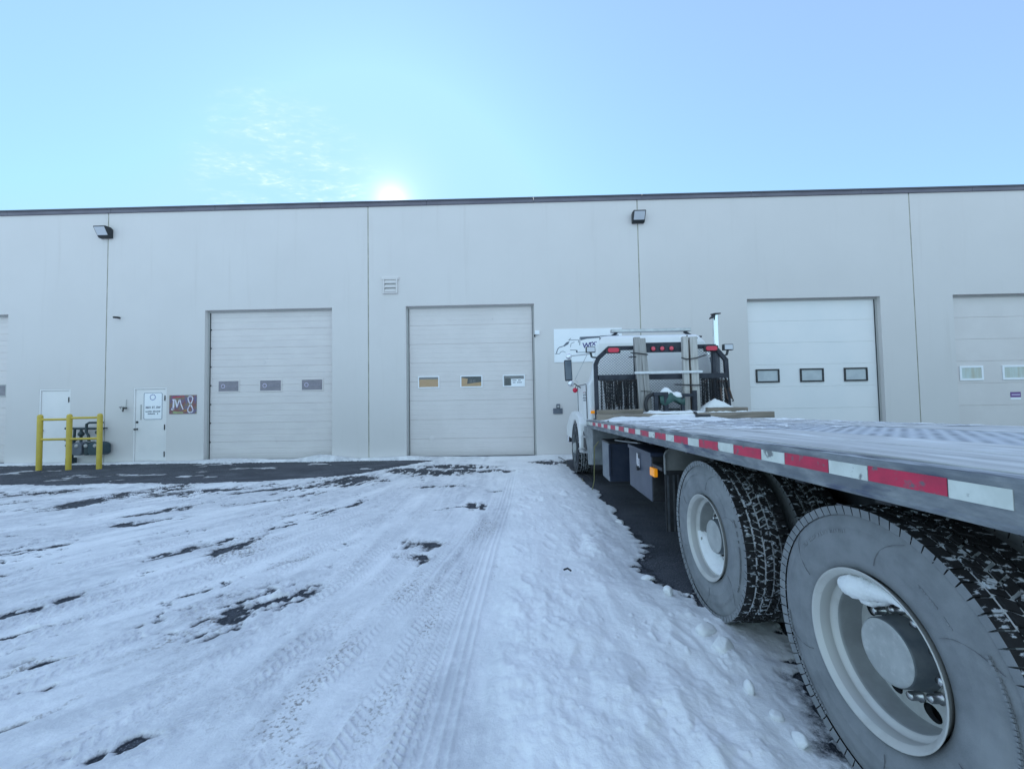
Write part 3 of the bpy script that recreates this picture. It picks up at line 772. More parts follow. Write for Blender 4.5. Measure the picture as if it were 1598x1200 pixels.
# white notice on the second entrance door
def notice():
    r = empty('door_sign', (-10.40, yd, 1.1), 'white notice with blue ring emblem and three lines of text on entrance door', 'sign')
    x0, x1, z0, z1 = -10.68, -10.13, 1.115, 1.895
    def rrect(a, b, c, d, rr):
        P = []
        for (cx_, cz_, s) in ((b - rr, d - rr, 0), (a + rr, d - rr, 90), (a + rr, c + rr, 180), (b - rr, c + rr, 270)):
            for k in range(5):
                t = math.radians(s + k * 22.5); P.append((cx_ + rr * math.cos(t), cz_ + rr * math.sin(t)))
        return P
    m = MB(); m.prism(rrect(x0, x1, z0, z1, .045), 1, yd - .004, yd - .0005, SIGNW); m.build('sign_plate', r)
    m = MB(); P = rrect(x0 + .014, x1 - .014, z0 + .014, z1 - .014, .04)
    ribbon(m, P + [P[0]], .013, yd - .005, SIGNG); m.build('sign_border', r)
    m = MB()
    cx_, cz_ = (x0 + x1) / 2 - .01, 1.755
    for k in range(9):
        a0 = k * 40; pts = [(cx_ + .075 * math.cos(math.radians(a0 + t)), cz_ + .075 * math.sin(math.radians(a0 + t))) for t in (0, 10, 20, 30)]
        ribbon(m, pts, .022, yd - .0052, SIGNB)
    m.build('emblem', r)
    text_mesh('3601 ST. SW', .082, SIGNG, ((x0 + x1) / 2, yd - .0055, 1.44), r, offset=.002)
    rs = random.Random(3)
    for zc, a, b in ((1.335, x0 + .06, x1 - .06), (1.27, x0 + .13, x1 - .13)):
        xx = a; m = MB()
        while xx < b:
            w_ = rs.uniform(.012, .026)
            if rs.random() > .12: m.box(xx, xx + w_, yd - .006, yd - .0045, zc, zc + rs.uniform(.026, .04), SIGNG)
            xx += w_ + .007
        m.build('text_line', r)
notice()

# hand painted board
def board():
    r = empty('painted_sign', (-9.52, YW, 1.26), 'dark red painted board with brushed white M and 8 beside entrance door', 'sign')
    x0, x1, z0, z1 = -9.91, -9.13, 1.27, 1.80
    m = MB(); m.box(x0, x1, YW - .014, YW - .0005, z0, z1, GRAF); m.build('sign_board', r, bevel=.003)
    sx = (x1 - x0) / 540.; sz = (z1 - z0) / 370.
    T = lambda q: [(x0 + (a - 880) * sx, z1 - (b - 305) * sz) for a, b in q]
    yy = YW - .0155
    m = MB()
    ribbon(m, T([(925, 575), (965, 590), (970, 395)]), .05, yy, GRAFW)
    ribbon(m, T([(945, 395), (1005, 395), (1035, 540)]), .036, yy - .0005, GRAFW)
    ribbon(m, T([(1035, 545), (1090, 375), (1115, 480), (1160, 590)]), .03, yy - .001, GRAFW)
    m.build('painted_letter', r)
    m = MB()
    pts = []
    for k in range(33):
        t = 2 * PI * k / 32; pts.append((1302 + 52 * math.sin(2 * t) * (1.0 if math.cos(t) < 0 else .9), 490 - 160 * math.cos(t)))
    ribbon(m, T(pts), .032, yy, GRAFW); m.build('painted_digit', r)
    for q_, w_, e_, mt_ in (([(960, 640), (1040, 650)], .06, .0005, GRAFG), ([(1040, 645), (1160, 650)], .04, .0003, GRAFG), ([(1170, 615), (1230, 605)], .045, .0002, GRAFO), ([(930, 350), (1180, 330)], .03, .0006, MATS['tape_red'])):
        m = MB(); ribbon(m, T(q_), w_, yy + e_, mt_); m.build('paint_smear', r)
board()

# company sign on the wall behind the cab
def wtx():
    r = empty('company_sign', (1.94, YW, 2.53), 'white wall sign with outlined truck drawing and violet letters behind truck cab', 'sign')
    x0, x1, z0, z1 = 1.0, 2.90, 2.53, 3.465
    m = MB(); m.box(x0, x1, YW - .02, YW - .0005, z0, z1, SIGNW); m.build('sign_panel', r, bevel=.003)
    T = lambda q: [(.837 + a * .0017, 4.075 - b * .0017) for a, b in q]
    yy = YW - .0215; m = MB()
    for L_, w_ in (([(133, 762), (150, 700), (178, 664), (240, 646)], .022), ([(340, 548), (375, 515)], .016), ([(335, 547), (500, 543), (496, 592)], .014), ([(525, 498), (518, 632)], .018), ([(365, 660), (378, 602), (432, 580)], .012), ([(358, 710), (455, 712), (460, 750), (700, 752)], .015),
                   ([(108, 768), (182, 768), (205, 738), (240, 727), (282, 747)], .012), ([(848, 495), (846, 640), (850, 750)], .014), ([(700, 752), (960, 748)], .012), ([(470, 712), (470, 750)], .03)):
        ribbon(m, T(L_), w_, yy, SIGNG)
    m.prism(T([(238, 648), (300, 582), (352, 566), (330, 612), (268, 648)]), 1, yy - .001, yy + .001, SIGNG)
    m.prism(T([(530, 496), (852, 488), (838, 516), (640, 528), (535, 553)]), 1, yy - .001, yy + .001, SIGNG)
    m.prism(T([(850, 485), (1160, 470), (1160, 486), (850, 500)]), 1, yy - .0012, yy + .0008, SIGNG)
    m.build('truck_drawing', r)
    text_mesh('W', .20, SIGNV, T([(562, 676)])[0][:1] + (yy - .001, T([(562, 682)])[0][1]), r, shear=.12, offset=.006, align='LEFT', roty=-.06)
    text_mesh('T', .145, SIGNV, T([(668, 650)])[0][:1] + (yy - .001, T([(660, 652)])[0][1]), r, shear=.12, offset=.006, align='LEFT', roty=-.06)
    text_mesh('X', .145, SIGNV, T([(716, 650)])[0][:1] + (yy - .001, T([(712, 644)])[0][1]), r, shear=.12, offset=.006, align='LEFT', roty=-.06)
    text_mesh("'", .10, SIGNV, T([(782, 600)])[0][:1] + (yy - .001, T([(785, 620)])[0][1]), r, shear=.2, offset=.003, align='LEFT')
wtx()

# wall pack lamps
def wall_lamp(xc_, zc_, label):
    r = empty('wall_lamp', (xc_, YW, zc_), label, 'wall lamp', 'wall lamps on the panel joints')
    w = .172
    m = MB()
    m.prism([(YW - .001, zc_ - .16), (YW - .001, zc_ + .10), (YW - .07, zc_ + .145), (YW - .25, zc_ + .13), (YW - .25, zc_ + .105), (YW - .13, zc_ - .11), (YW - .09, zc_ - .16)], 0, xc_ - w, xc_ + w, LAMPBODY)
    m.build('lamp_housing', r, bevel=.012)
    m = MB()
    a = Vector((0, YW - .246, zc_ + .098)); b = Vector((0, YW - .138, zc_ - .100)); n_ = Vector((0, -.88, -.48)) * .006
    vs = [(xc_ + s * w * .86, p.y + n_.y * k, p.z + n_.z * k) for k in (0, 1) for p in (a, b) for s in (-1, 1)]
    m.add(vs, [(4, 5, 7, 6), (0, 2, 3, 1), (0, 1, 5, 4), (2, 6, 7, 3), (0, 4, 6, 2), (1, 3, 7, 5)], LENS); m.build('lamp_lens', r)
    return r
wall_lamp(-11.80, 6.50, 'dark wall lamp high on the joint above the gas meter')
wall_lamp(3.43, 6.565, 'dark wall lamp high on the joint above the truck cab')

# louvre vent
r = empty('wall_vent', (-3.6, YW, 4.56), 'white louvred wall vent above the middle overhead door', 'vent')
m = MB(); x0, x1, z0, z1 = -3.80, -3.39, 4.57, 5.00
m.box(x0, x0 + .04, YW - .05, YW - .0005, z0, z1, WALL); m.box(x1 - .04, x1, YW - .05, YW - .0005, z0, z1, WALL); m.box(x0 + .041, x1 - .041, YW - .05, YW - .0005, z0, z0 + .04, WALL)
m.prism([(YW - .0005, z1 + .06), (YW - .035, z1 + .03), (YW - .035, z1 - .03), (YW - .0005, z1 - .03)], 0, x0 - .04, x1 + .04, WALL)
m.build('vent_frame', r, bevel=.004)
for k in range(3):
    zz = z0 + .05 + k * .12
    q = MB(); q.prism([(YW - .002, zz + .10), (YW - .045, zz + .015), (YW - .045, zz + .0), (YW - .002, zz + .085)], 0, x0 + .042, x1 - .042, WALL); q.build('louvre_blade', r)
q = MB(); q.box(x0 + .041, x1 - .041, YW - .0018, YW - .0005, z0 + .041, z1 - .031, TRIM); q.build('vent_back', r)

# small things fixed to the wall
m = MB(); m.cyl((-11.40, YW - .001, 4.04), (-11.40, YW - .06, 4.04), .03, BLACKPL, 12); m.bar((-11.40, YW - .05, 4.04), (-11.42, YW - .15, 4.03), .05, .05, BLACKPL); m.cyl((-11.42, YW - .15, 4.03), (-11.422, YW - .165, 4.028), .02, GLASSD, 12)
tag(recentre(m.build('security_camera'), (-11.4, YW, 4.04)), 'small black security camera on the wall above the entrance door', 'camera')
m = MB(); m.box(.47, .60, YW - .06, YW - .0005, 3.32, 3.43, SIGNW); m.box(.445, .485, YW - .05, YW - .0006, 3.26, 3.318, BLACKPL)
tag(recentre(m.build('door_sensor', bevel=.006), (.53, YW, 3.37)), 'small white sensor box at upper right corner of the middle overhead door', 'sensor')
m = MB(); m.cyl((-11.15, YW - .001, 1.46), (-11.15, YW - .10, 1.46), .025, BRASS, 10); m.cyl((-11.15, YW - .09, 1.46), (-11.15, YW - .11, 1.36), .02, BRASS, 10); m.lathe([(0, .05), (.012, .05)], (-11.15, YW - .12, 1.47), 1, BRASS, 10, -1); m.bar((-11.24, YW - .118, 1.485), (-11.06, YW - .118, 1.475), .025, .02, BRASS)
m.cyl((-11.14, YW - .02, 1.70), (-11.15, YW - .02, 1.47), .008, TRIM, 6)
tag(recentre(m.build('water_tap'), (-11.15, YW, 1.46)), 'small grey water tap on the wall left of the entrance door', 'tap')
m = MB(); m.box(.94, 1.20, YW - .03, YW - .0005, 1.10, 1.25, METERG); m.box(1.03, 1.13, YW - .05, YW - .0006, 1.255, 1.37, METERG); m.cyl((1.08, YW - .05, 1.30), (1.08, YW - .065, 1.30), .03, TRIM, 10)
tag(recentre(m.build('outlet_box', bevel=.005), (1.07, YW, 1.1)), 'grey electrical outlet box low on the wall left of the truck cab', 'outlet box')

# gas meters
def gas():
    r = empty('gas_meter', (-12.1, YW, GW), 'dark green gas meter set with pipes behind the yellow guard posts', 'gas meter')
    y = YW - .16
    m = MB(); R_ = .032
    m.tube([(-12.55, y, GW - .1), (-12.50, y, .35), (-12.47, y, .62)], R_ * 1.2, PIPE, 10)
    m.box(-12.62, -12.46, y - .08, y + .08, GW - .05, .10, PIPE)
    m.tube([(-12.47, y, .62), (-12.45, y, .93)], R_, PIPE, 10)
    m.tube([(-12.72, y, .60), (-12.40, y, .60)], R_, PIPE, 8); m.tube([(-12.70, y, .44), (-11.9, y, .44)], R_ * .9, PIPE, 8)
    m.tube([(-12.72, y, .92), (-11.64, y, .90)], R_, PIPE, 10)
    m.tube([(-11.64, y - .02, 1.07), (-12.02, y - .02, 1.07), (-12.10, y - .02, 1.03), (-12.10, y - .02, .80), (-12.04, y - .02, .72), (-12.02, y - .02, .55)], R_, PIPE, 10)
    m.tube([(-12.27, y, .92), (-12.27, y, .52)], R_, PIPE, 10); m.sphere((-12.27, y, .76), .075, PIPE, 10, 6)
    m.tube([(-11.78, y, .90), (-11.78, y, .55)], R_, PIPE, 10); m.sphere((-11.80, y, .80), .06, PIPE, 10, 6)
    m.sphere((-12.63, y - .03, .62), .07, PIPE, 10, 6, (1.3, .7, .6))
    for xx in (-12.4, -11.7): m.bar((xx, y, .91), (xx, YW - .001, .91), .03, .03, PIPE)
    m.build('pipework', r)
    def body(xc_, w, mt, nm):
        q = MB(); P = []
        for k in range(17):
            t = PI * k / 16; P.append((xc_ + w * math.cos(t), .44 + .10 * math.sin(t)))
        P += [(xc_ - w, .24), (xc_ - w * .7, .18), (xc_ + w * .7, .18), (xc_ + w, .24)]
        q.prism(P, 1, y - .14, y + .10, mt)
        q.lathe([(0, .05), (.02, .05), (.025, .001)], (xc_, y - .14, .44), 1, TRIM, 14, -1)
        q.build('meter_body', r, bevel=.015)
    body(-12.24, .14, METERG, 'm'); body(-11.72, .21, METERT, 'm'); body(-11.98, .06, PIPE, 'm')
    return r
gas()
# yellow guard rails: one welded frame of three posts and four rails
def guard():
    r = empty('guard_rail', (-11.5, 10.2, GW), 'yellow steel guard frame of three posts protecting the gas meter', 'guard rail')
    px_ = [(-12.23, 10.16), (-11.51, 10.20), (-10.80, 10.28)]
    for (x_, y_) in px_:
        m = MB(); m.lathe([(-.15, .057), (1.37, .057), (1.40, .052), (1.422, .036), (1.43, .001)], (x_, y_, GW), 2, YELLOW, 20); m.build('post', r)
    for k in range(2):
        for zz, dz_ in ((1.205, .02), (.70, .0)):
            a = px_[k]; b = px_[k + 1]; z_ = zz + dz_ * k * 1.5
            m = MB(); m.cyl((a[0] + .053, a[1], z_), (b[0] - .053, b[1], z_), .029, YELLOW, 12); m.build('rail', r)
guard()

# ================================================================== FLATBED TRUCK
SL = .0276
def sz(y): return -SL * (y - 1.0)
TF = lambda p: (p[0], p[1], p[2] + sz(p[1]))
XL, XR = 1.20, 3.72           # deck edges
YF, YR = 7.33, -1.3           # deck front and rear
XC = (XL + XR) / 2
TK = empty('flatbed_truck', (XC, 2.25, 0), 'white flatbed truck with dark edged deck and headache rack parked nose to the warehouse', 'truck')

# deck floor
def subdiv_y(mb, x0, x1, z0, z1, mt, ya=YR, yb=YF):
    mb.box(x0, x1, ya, yb, z0, z1, mt)
m = MB(TF)
for (a, b) in ((1.252, 1.44), (1.447, 1.64), (1.647, 1.84), (1.847, 2.035)):
    m.box(a, b, YR, YF - .06, 1.262, 1.312 + random.uniform(-.002, .002), PLANK)
for (a, b) in ((2.905, 3.09), (3.097, 3.28), (3.287, 3.47), (3.477, 3.668)):
    m.box(a, b, YR, YF - .06, 1.262, 1.312 + random.uniform(-.002, .002), PLANK)
m.build('deck_floor', TK, bevel=.003)
m = MB(TF)
yy_ = YR
while yy_ < YF - .1:
    ye = min(yy_ + 1.22, YF - .07); m.box(2.042, 2.898, yy_ + .004, ye - .004, 1.27, 1.309, PLATE); yy_ += 1.22
m.build('deck_plate', TK)
m = MB(TF); m.box(1.26, 3.66, YR, YF - .08, 1.235, 1.258, BLACK)
yy_ = YR + .2
while yy_ < YF - .3:
    m.box(1.26, 3.66, yy_, yy_ + .06, 1.14, 1.234, BLACK); yy_ += .42
m.build('deck_underframe', TK)
# side rails with worn tape
def side_rail(x0, x1, out):
    m = MB(TF)
    xo = x0 if out < 0 else x1; xi = x1 if out < 0 else x0
    s = 1 if out < 0 else -1
    prof = [(xi, 1.305), (xo + s * .016, 1.306), (xo + s * .004, 1.300), (xo, 1.288), (xo, 1.186), (xo - s * .006, 1.180), (xo - s * .006, 1.168), (xo + s * .045, 1.168), (xi, 1.18)]
    n = 24
    vs = []
    for i in range(n + 1):
        yy = YR + (YF - YR) * i / n
        vs += [(a, yy, b) for a, b in prof]
    k = len(prof)
    fs = [(i * k + j, i * k + (j + 1) % k, (i + 1) * k + (j + 1) % k, (i + 1) * k + j) for i in range(n) for j in range(k)]
    top = [f for f in fs if f[0] % k in (0, 1)]; rest = [f for f in fs if f[0] % k not in (0, 1)]
    o_ = len(m.v)
    m.add(vs, rest, RAIL)
    m.mi(RAILTOP)
    for f in top: m.f.append([q + o_ for q in f]); m.m.append(m.mi(RAILTOP)); m.s.append(False)
    m.add(vs[:k], [list(range(k))], RAIL); m.add(vs[-k:], [list(range(k))[::-1]], RAIL)
    rl = m.build('side_rail', TK, fix=True)
    if out < 0:
        # red 27 cm / white 17 cm retro-reflective strips with a few gaps
        yb = .555
        segs = []
        yb = .73
        while yb < 6.9:
            segs.append((yb, yb + .262, 'r')); segs.append((yb + .262, yb + .44, 'w')); yb += .44
        rs = random.Random(2)
        for a, b, c in segs:
            a2, b2 = a, min(b, 6.86)
            if 2.22 < a < 2.3 and c == 'r': b2 = b - .0
            t = MB(TF); dz = rs.uniform(-.002, .002)
            # jagged upper edge on some strips
            t.box(xo - .0022, xo - .0004, a2 + .002 + (rs.uniform(0, .03) if rs.random() < .3 else 0), b2 - .002, 1.224 + dz, 1.275 + dz, TRED if c == 'r' else TWHITE)
            t.build('reflective_strip', rl)
        t = MB(TF); t.box(xo - .0022, xo - .0004, 7.20, 7.29, 1.226, 1.276, TWHITE); t.build('reflective_strip', rl)
    return rl
side_rail(XL, 1.25, -1); side_rail(3.67, XR, 1)
m = MB(TF); m.box(XL + .002, XR - .002, YF - .058, YF, 1.17, 1.304, RAIL); m.build('front_rail', TK, bevel=.004)
m = MB(TF); m.box(XL + .002, XR - .002, YR - .06, YR - .002, 1.12, 1.306, RAIL); m.build('rear_rail', TK, bevel=.004)

# chassis
m = MB(TF)
for xx in (2.03, 2.79): m.box(xx, xx + .09, YR + .1, 10.0, .86, 1.13, BLACK)
for yy in (.6, 1.2, 2.25, 3.3, 4.4, 5.5, 6.6, 7.6, 9.0): m.box(2.12, 2.79, yy, yy + .08, .90, 1.09, BLACK)
m.build('chassis_frame', TK)
m = MB()
for yy, zz in ((1.575, .55), (2.92, .525)):
    m.cyl((1.75, yy, zz), (3.15, yy, zz), .075, BLACK, 14); m.sphere((XC, yy, zz), .24, BLACK, 14, 10, (1, 1, .95))
    for sx in (2.0, 2.88): m.bar((sx, yy - .62, zz + .12), (sx, yy + .62, zz + .12), .1, .05, BLACK); m.cyl((sx, yy + .3, zz + .15), (sx, yy + .3, .95), .11, BLACK, 14)
m.cyl((XC, 2.9, .58), (XC, 8.0, .75), .06, BLACK, 12)
m.bar((1.75, 8.72, .45), (3.15, 8.72, .45), .1, .1, BLACK)
m.build('axles', TK)

# wheels ------------------------------------------------------------
def tyre_mesh(mb, xo, yc, zc, sg, R=.525, W=.28, lugs=78, seed=0, steer=False):
    B = R - .013
    prof = [(.028, .276), (.014, .289), (.006, .325), (.0015, .365), (0, .372), (.0025, .378), (-.001, .405), (.0005, .435), (.004, .439), (.004, .445), (.008, .462), (.014, .484), (.024, B - .012), (.036, B)]
    half = prof + [(W / 2, B + .004)]
    full = half + [(W - a, r) for a, r in reversed(prof)]
    k = len(full) - 1
    mts = [SIDEWALL] * k
    for i in range(k):
        if full[i][1] >= B - .0005 and full[i + 1][1] >= B - .0005: mts[i] = GROOVE
    mb.lathe(full, (xo, yc, zc), 0, mts, 96, sg)
    # worn embossing on the sidewall
    rs = random.Random(seed + 70)
    for (t0_, t1_, r_a, r_b) in ((40, 78, .418, .432), (150, 205, .455, .463), (215, 262, .418, .432), (300, 350, .455, .463), (120, 140, .392, .398)):
        t_ = t0_
        while t_ < t1_:
            w_ = rs.uniform(.6, 1.8)
            if rs.random() > .2:
                vs = []
                for xx_ in (.004, -.0022):
                    for rr_ in (r_a, r_b):
                        for tt_ in (t_, t_ + w_):
                            a_ = math.radians(tt_); vs.append((xo + sg * xx_, yc + rr_ * math.cos(a_), zc + rr_ * math.sin(a_)))
                f_ = [(4, 5, 7, 6), (0, 4, 6, 2), (1, 3, 7, 5), (0, 1, 5, 4), (2, 6, 7, 3)]
                mb.add(vs, f_ if sg < 0 else [q[::-1] for q in f_], SIDEWALL)
            t_ += w_ + .5
    for tt_ in (28, 97, 143, 205, 262, 331):      # mould seams running out to the shoulder
        for i_ in range(6):
            ra_ = .335 + i_ * .0235; a_ = math.radians(tt_ + i_ * i_ * .35); a2_ = math.radians(tt_ + (i_ + 1) ** 2 * .35); rb_ = ra_ + .0235
            o_ = lambda r_: .0 + (.0005 if r_ < .45 else (r_ - .45) * .22)
            mb.bar((xo + sg * (o_(ra_) - .0006), yc + ra_ * math.cos(a_), zc + ra_ * math.sin(a_)), (xo + sg * (o_(rb_) - .0006), yc + rb_ * math.cos(a2_), zc + rb_ * math.sin(a2_)), .0020, .002, SEAM, up=(1, 0, 0))
    rs = random.Random(seed)
    rows = [(.004, .060), (.072, .110), (.121, .159), (.170, .208), (.220, .276)] if not steer else [(.006, .066), (.078, .110), (.122, .158), (.170, .202), (.214, .274)]
    sc = W / .28
    for ri, (a, b) in enumerate(rows):
        a *= sc; b *= sc
        sh = ri in (0, 4)
        nb = lugs if not steer else 40
        ph0 = rs.random()
        for j in range(nb):
            fill = (.92 if sh else .80) if not steer else .97
            p = 2 * PI / nb
            t0 = (j + ph0) * p; t1 = t0 + p * fill
            sk = 0 if sh else p * .42 * (1 if ri % 2 else -1)
            r0 = B - .006; r1 = R - (.002 if sh else 0) + rs.uniform(-.001, .001)
            vs = []
            for rr, ia, ib in ((r0, 0, 0), (r1, .002, .002)):
                for (aa, dt) in ((a + ia, 0), (b - ib, sk)):
                    for tt in (t0 + dt + ia, t1 + dt - ib):
                        vs.append((xo + sg * aa, yc + rr * math.cos(tt), zc + rr * math.sin(tt)))
            if sh:    # shoulder lug wraps down the sidewall
                e = [0, 1] if ri == 0 else [2, 3]
                for q in e:
                    x_, y_, z_ = vs[q]; d_ = Vector((0, y_ - yc, z_ - zc)).normalized() * (R - .036)
                    vs[q] = (xo + sg * (a - .002 + .008 if ri == 0 else b + .002 - .008), yc + d_.y, zc + d_.z)
            f = [(4, 5, 7, 6), (0, 4, 6, 2), (1, 3, 7, 5), (0, 1, 5, 4), (2, 6, 7, 3)]
            if sg < 0: f = [q[::-1] for q in f]
            if sh:
                mb.add(vs, [f[0], f[1], f[2]], RUBBER)
                mb.add(vs, [f[3]] if ri == 0 else [f[4]], SIDEWALL); mb.add(vs, [f[4]] if ri == 0 else [f[3]], RUBBER)
            else: mb.add(vs, f, RUBBER)

def rim_mesh(mb, xo, yc, zc, sg, dish=.165, disc=True, holes=8, rot=.2):
    prof = [(.050, .270), (.022, .284), (.008, .291), (.0, .2985), (-.004, .3005), (-.005, .297), (-.001, .291), (.008, .284), (.013, .274), (.052, .2685), (.060, .266), (.066, .255), (.072, .2475), (.085, .245), (dish - .004, .240), (dish, .236)]
    prof = [(a, r * .96) for a, r in prof]
    mb.lathe(prof, (xo, yc, zc), 0, [RIM] * 8 + [RIMMID, RIM, RIM, RIM] + [RIMDARK] * 3, 72, sg)
    if not disc: return
    # drop centre disc with round hand holes
    bm = bmesh.new(); loops = []
    def ring(cx_, cy_, r, n):
        v = [bm.verts.new((cx_ + r * math.cos(2 * PI * i / n), cy_ + r * math.sin(2 * PI * i / n), 0)) for i in range(n)]
        return [bm.edges.new((v[i], v[(i + 1) % n])) for i in range(n)]
    es = ring(0, 0, .2275, 64) + ring(0, 0, .105, 32)
    for k in range(holes):
        t = rot + 2 * PI * k / holes; es += ring(.186 * math.cos(t), .186 * math.sin(t), .031, 18)
    bmesh.ops.triangle_fill(bm, use_beauty=True, use_dissolve=False, edges=es)
    bm.verts.index_update()
    def bow(r): return -.012 * max(0, 1 - abs(r - .14) / .07)
    vs = [(xo + sg * (dish + bow(math.hypot(v.co.x, v.co.y))), yc + v.co.x, zc + v.co.y) for v in bm.verts]
    fs = [[v.index for v in f.verts] for f in bm.faces]
    mb.add(vs, fs, RIM); bm.free()
    for k in range(holes):
        t = rot + 2 * PI * k / holes
        mb.lathe([(dish, .031), (dish + .02, .030)], (xo, yc + .186 * math.cos(t), zc + .186 * math.sin(t)), 0, BLACK, 18, sg)
    mb.lathe([(dish + .05, .245), (dish + .052, .0005)], (xo, yc, zc), 0, BLACK, 32, sg)

def dual_wheel(xo, yc, zc, sg, seed):
    w = MB(); rim_mesh(w, xo, yc, zc, sg, rot=.42); 
    wo = w.build('wheel', TK)
    t = MB(); tyre_mesh(t, xo, yc, zc, sg, seed=seed); t.build('tyre', wo)
    t = MB(); tyre_mesh(t, xo + sg * .345, yc, zc, sg, seed=seed + 9); t.build('tyre', wo)
    w2 = MB(); w2.lathe([(.345, .29), (.36, .28), (.52, .25), (.60, .29)], (xo, yc, zc), 0, RIM, 40, sg); w2.lathe([(.24, .20), (.44, .20)], (xo, yc, zc), 0, BLACK, 32, sg); w2.build('inner_rim', wo)
    h = MB(); h.lathe([(.17, .126), (.150, .124), (.145, .118), (.072, .114), (.065, .110), (.062, .102), (.0635, .096), (.062, .0005)], (xo, yc, zc), 0, [HUB, HUBSIDE, HUBSIDE, HUBSIDE, HUB, HUB, HUB], 40, sg); h.build('hub', wo)
    for k in range(10):
        a = 2 * PI * k / 10 + .1; cy_, cz_ = .1425 * math.cos(a), .1425 * math.sin(a)
        if k == 0:
            n_ = MB(); n_.lathe([(.155, .021), (.148, .021), (.147, .016), (.118, .0155), (.112, .012), (.111, .0005)], (xo, yc + cy_, zc + cz_), 0, NUT, 10, sg)
            n0 = n_.build('lug_nut', wo); b0_ = (cy_, cz_)
        else:
            n1_ = n0.copy(); COL.objects.link(n1_); n1_.parent = wo; n1_.location = (0, cy_ - b0_[0], cz_ - b0_[1])
    return wo
X0 = 1.288; X1 = 2 * XC - X0
dual_wheel(X0, 1.575, .550, 1, 1); dual_wheel(X0, 2.92, .527, 1, 2)
dual_wheel(X1, 1.575, .550, -1, 3); dual_wheel(X1, 2.92, .527, -1, 4)
def front_wheel(xo, yc, zc, sg):
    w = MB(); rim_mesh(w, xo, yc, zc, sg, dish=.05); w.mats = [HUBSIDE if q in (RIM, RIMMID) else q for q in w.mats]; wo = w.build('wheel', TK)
    t = MB(); tyre_mesh(t, xo, yc, zc, sg, seed=12, steer=True)
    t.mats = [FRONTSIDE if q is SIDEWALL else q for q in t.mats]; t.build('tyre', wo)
    h = MB(); h.lathe([(.06, .12), (-.01, .11), (-.03, .09), (-.035, .0005)], (xo, yc, zc), 0, HUB, 32, sg); h.build('hub', wo)
YFW = 8.72
front_wheel(1.165, YFW, .462, 1); front_wheel(2 * XC - 1.165, YFW, .462, -1)

# mudguards ahead of the first drive wheel
def mudguard(xa, xb):
    sgn = 1 if xb > xa else -1
    P = []
    for k in range(7):
        t = math.radians(180 - 15 * k); P.append((xa + sgn * (.07 + .07 * math.cos(t)), .985 + .07 * math.sin(t)))
    P += [(xb, 1.055), (xb, .835), (xa, .835)]
    m = MB(); m.prism(P, 1, 3.632, 3.645, HANGER); m.box(min(xa, xb), max(xa, xb), 3.622, 3.631, .83, .865, BLACKPL)
    for q in range(len(P) - 3): m.bar((P[q][0], 3.62, P[q][1]), (P[q + 1][0], 3.62, P[q + 1][1]), .012, .025, HANGER, up=(0, 1, 0))
    m.bar((xa + sgn * .004, 3.62, .835), (xa + sgn * .004, 3.62, .985), .012, .025, HANGER, up=(0, 1, 0))
    g = m.build('mudguard', TK, bevel=.003, fix=True)
    m = MB(); m.box(min(xa + sgn * .006, xb), max(xa + sgn * .006, xb), 3.634, 3.643, .33, .829, BLACKPL)
    for q in (.02, .07, .11, .2, .3, .4, .5): m.bar((xa + sgn * (.01 + q), 3.632, .335), (xa + sgn * (.01 + q), 3.632, .825), .016, .012, HANGERD, up=(0, 1, 0))
    m.build('mud_flap', g)
    m = MB(); m.box(min(xa + sgn * .45, xa + sgn * .9), max(xa + sgn * .45, xa + sgn * .9), 3.66, 3.72, .90, .96, BLACK); m.build('mudguard_arm', g)
    return g
mudguard(1.27, 1.93); mudguard(2 * XC - 1.27, 2 * XC - 1.93)
m = MB(); m.box(1.275, 1.34, 3.70, 4.06, .845, .875, BLACKPL); m.bar((1.30, 3.95, .85), (1.30, 3.95, .74), .03, .03, BLACKPL); m.build('marker_bracket', TK)
m = MB(); m.box(1.262, 1.300, 3.89, 4.02, .755, .835, AMBER); m.build('marker_lamp', TK, bevel=.008)

# boxes slung below the deck
def ubox(nm, x0, x1, y0, y1, z0, z1, front, side, bev=.012):
    m = MB()
    m.box(x0, x1, y0, y1, z0, z1, side)
    o = m.build(nm, TK, bevel=bev)
    me = o.data; me.materials.clear(); me.materials.append(side); me.materials.append(front)
    for p in me.polygons:
        if abs(p.normal.y) > .5: p.material_index = 1
    return o
b1 = ubox('battery_box', 1.27, 1.88, 5.85, 6.33, .32, .86, BOXBLUE, BOXGREY)
l = MB(); l.box(1.262, 1.89, 5.842, 6.338, .862, .885, BLACKPL); l.bar((1.275, 5.835, .40), (1.275, 5.835, .85), .03, .02, BOXBLUE, up=(0, 1, 0)); l.build('box_lid', b1, bevel=.004)
b2 = ubox('tool_box', 1.27, 1.98, 3.98, 4.78, .50, .96, BLACKPL, BOXBLUE)
l = MB(); l.box(1.258, 1.99, 3.97, 4.79, .935, .975, BOXBLUE); l.build('box_lid', b2, bevel=.006)
l = MB(); l.box(1.258, 1.268, 4.35, 4.43, .77, .87, CHROME); l.box(1.248, 1.2575, 4.37, 4.41, .80, .92, CHROME); l.cyl((1.24, 4.39, .76), (1.268, 4.39, .76), .024, BLACKPL, 10); l.build('latch', b2, bevel=.003)
for xa in (1.285, 1.9):
    pass
m = MB(); m.box(1.95, 2.03, 4.0, 6.3, .86, .95, BLACK); m.box(1.5, 1.62, 4.79, 5.84, .88, .93, BLACK); m.tube([(1.36, 5.84, .91), (1.5, 5.3, .93), (1.6, 4.80, .93)], .012, ALU, 6); m.build('box_bracket', TK)
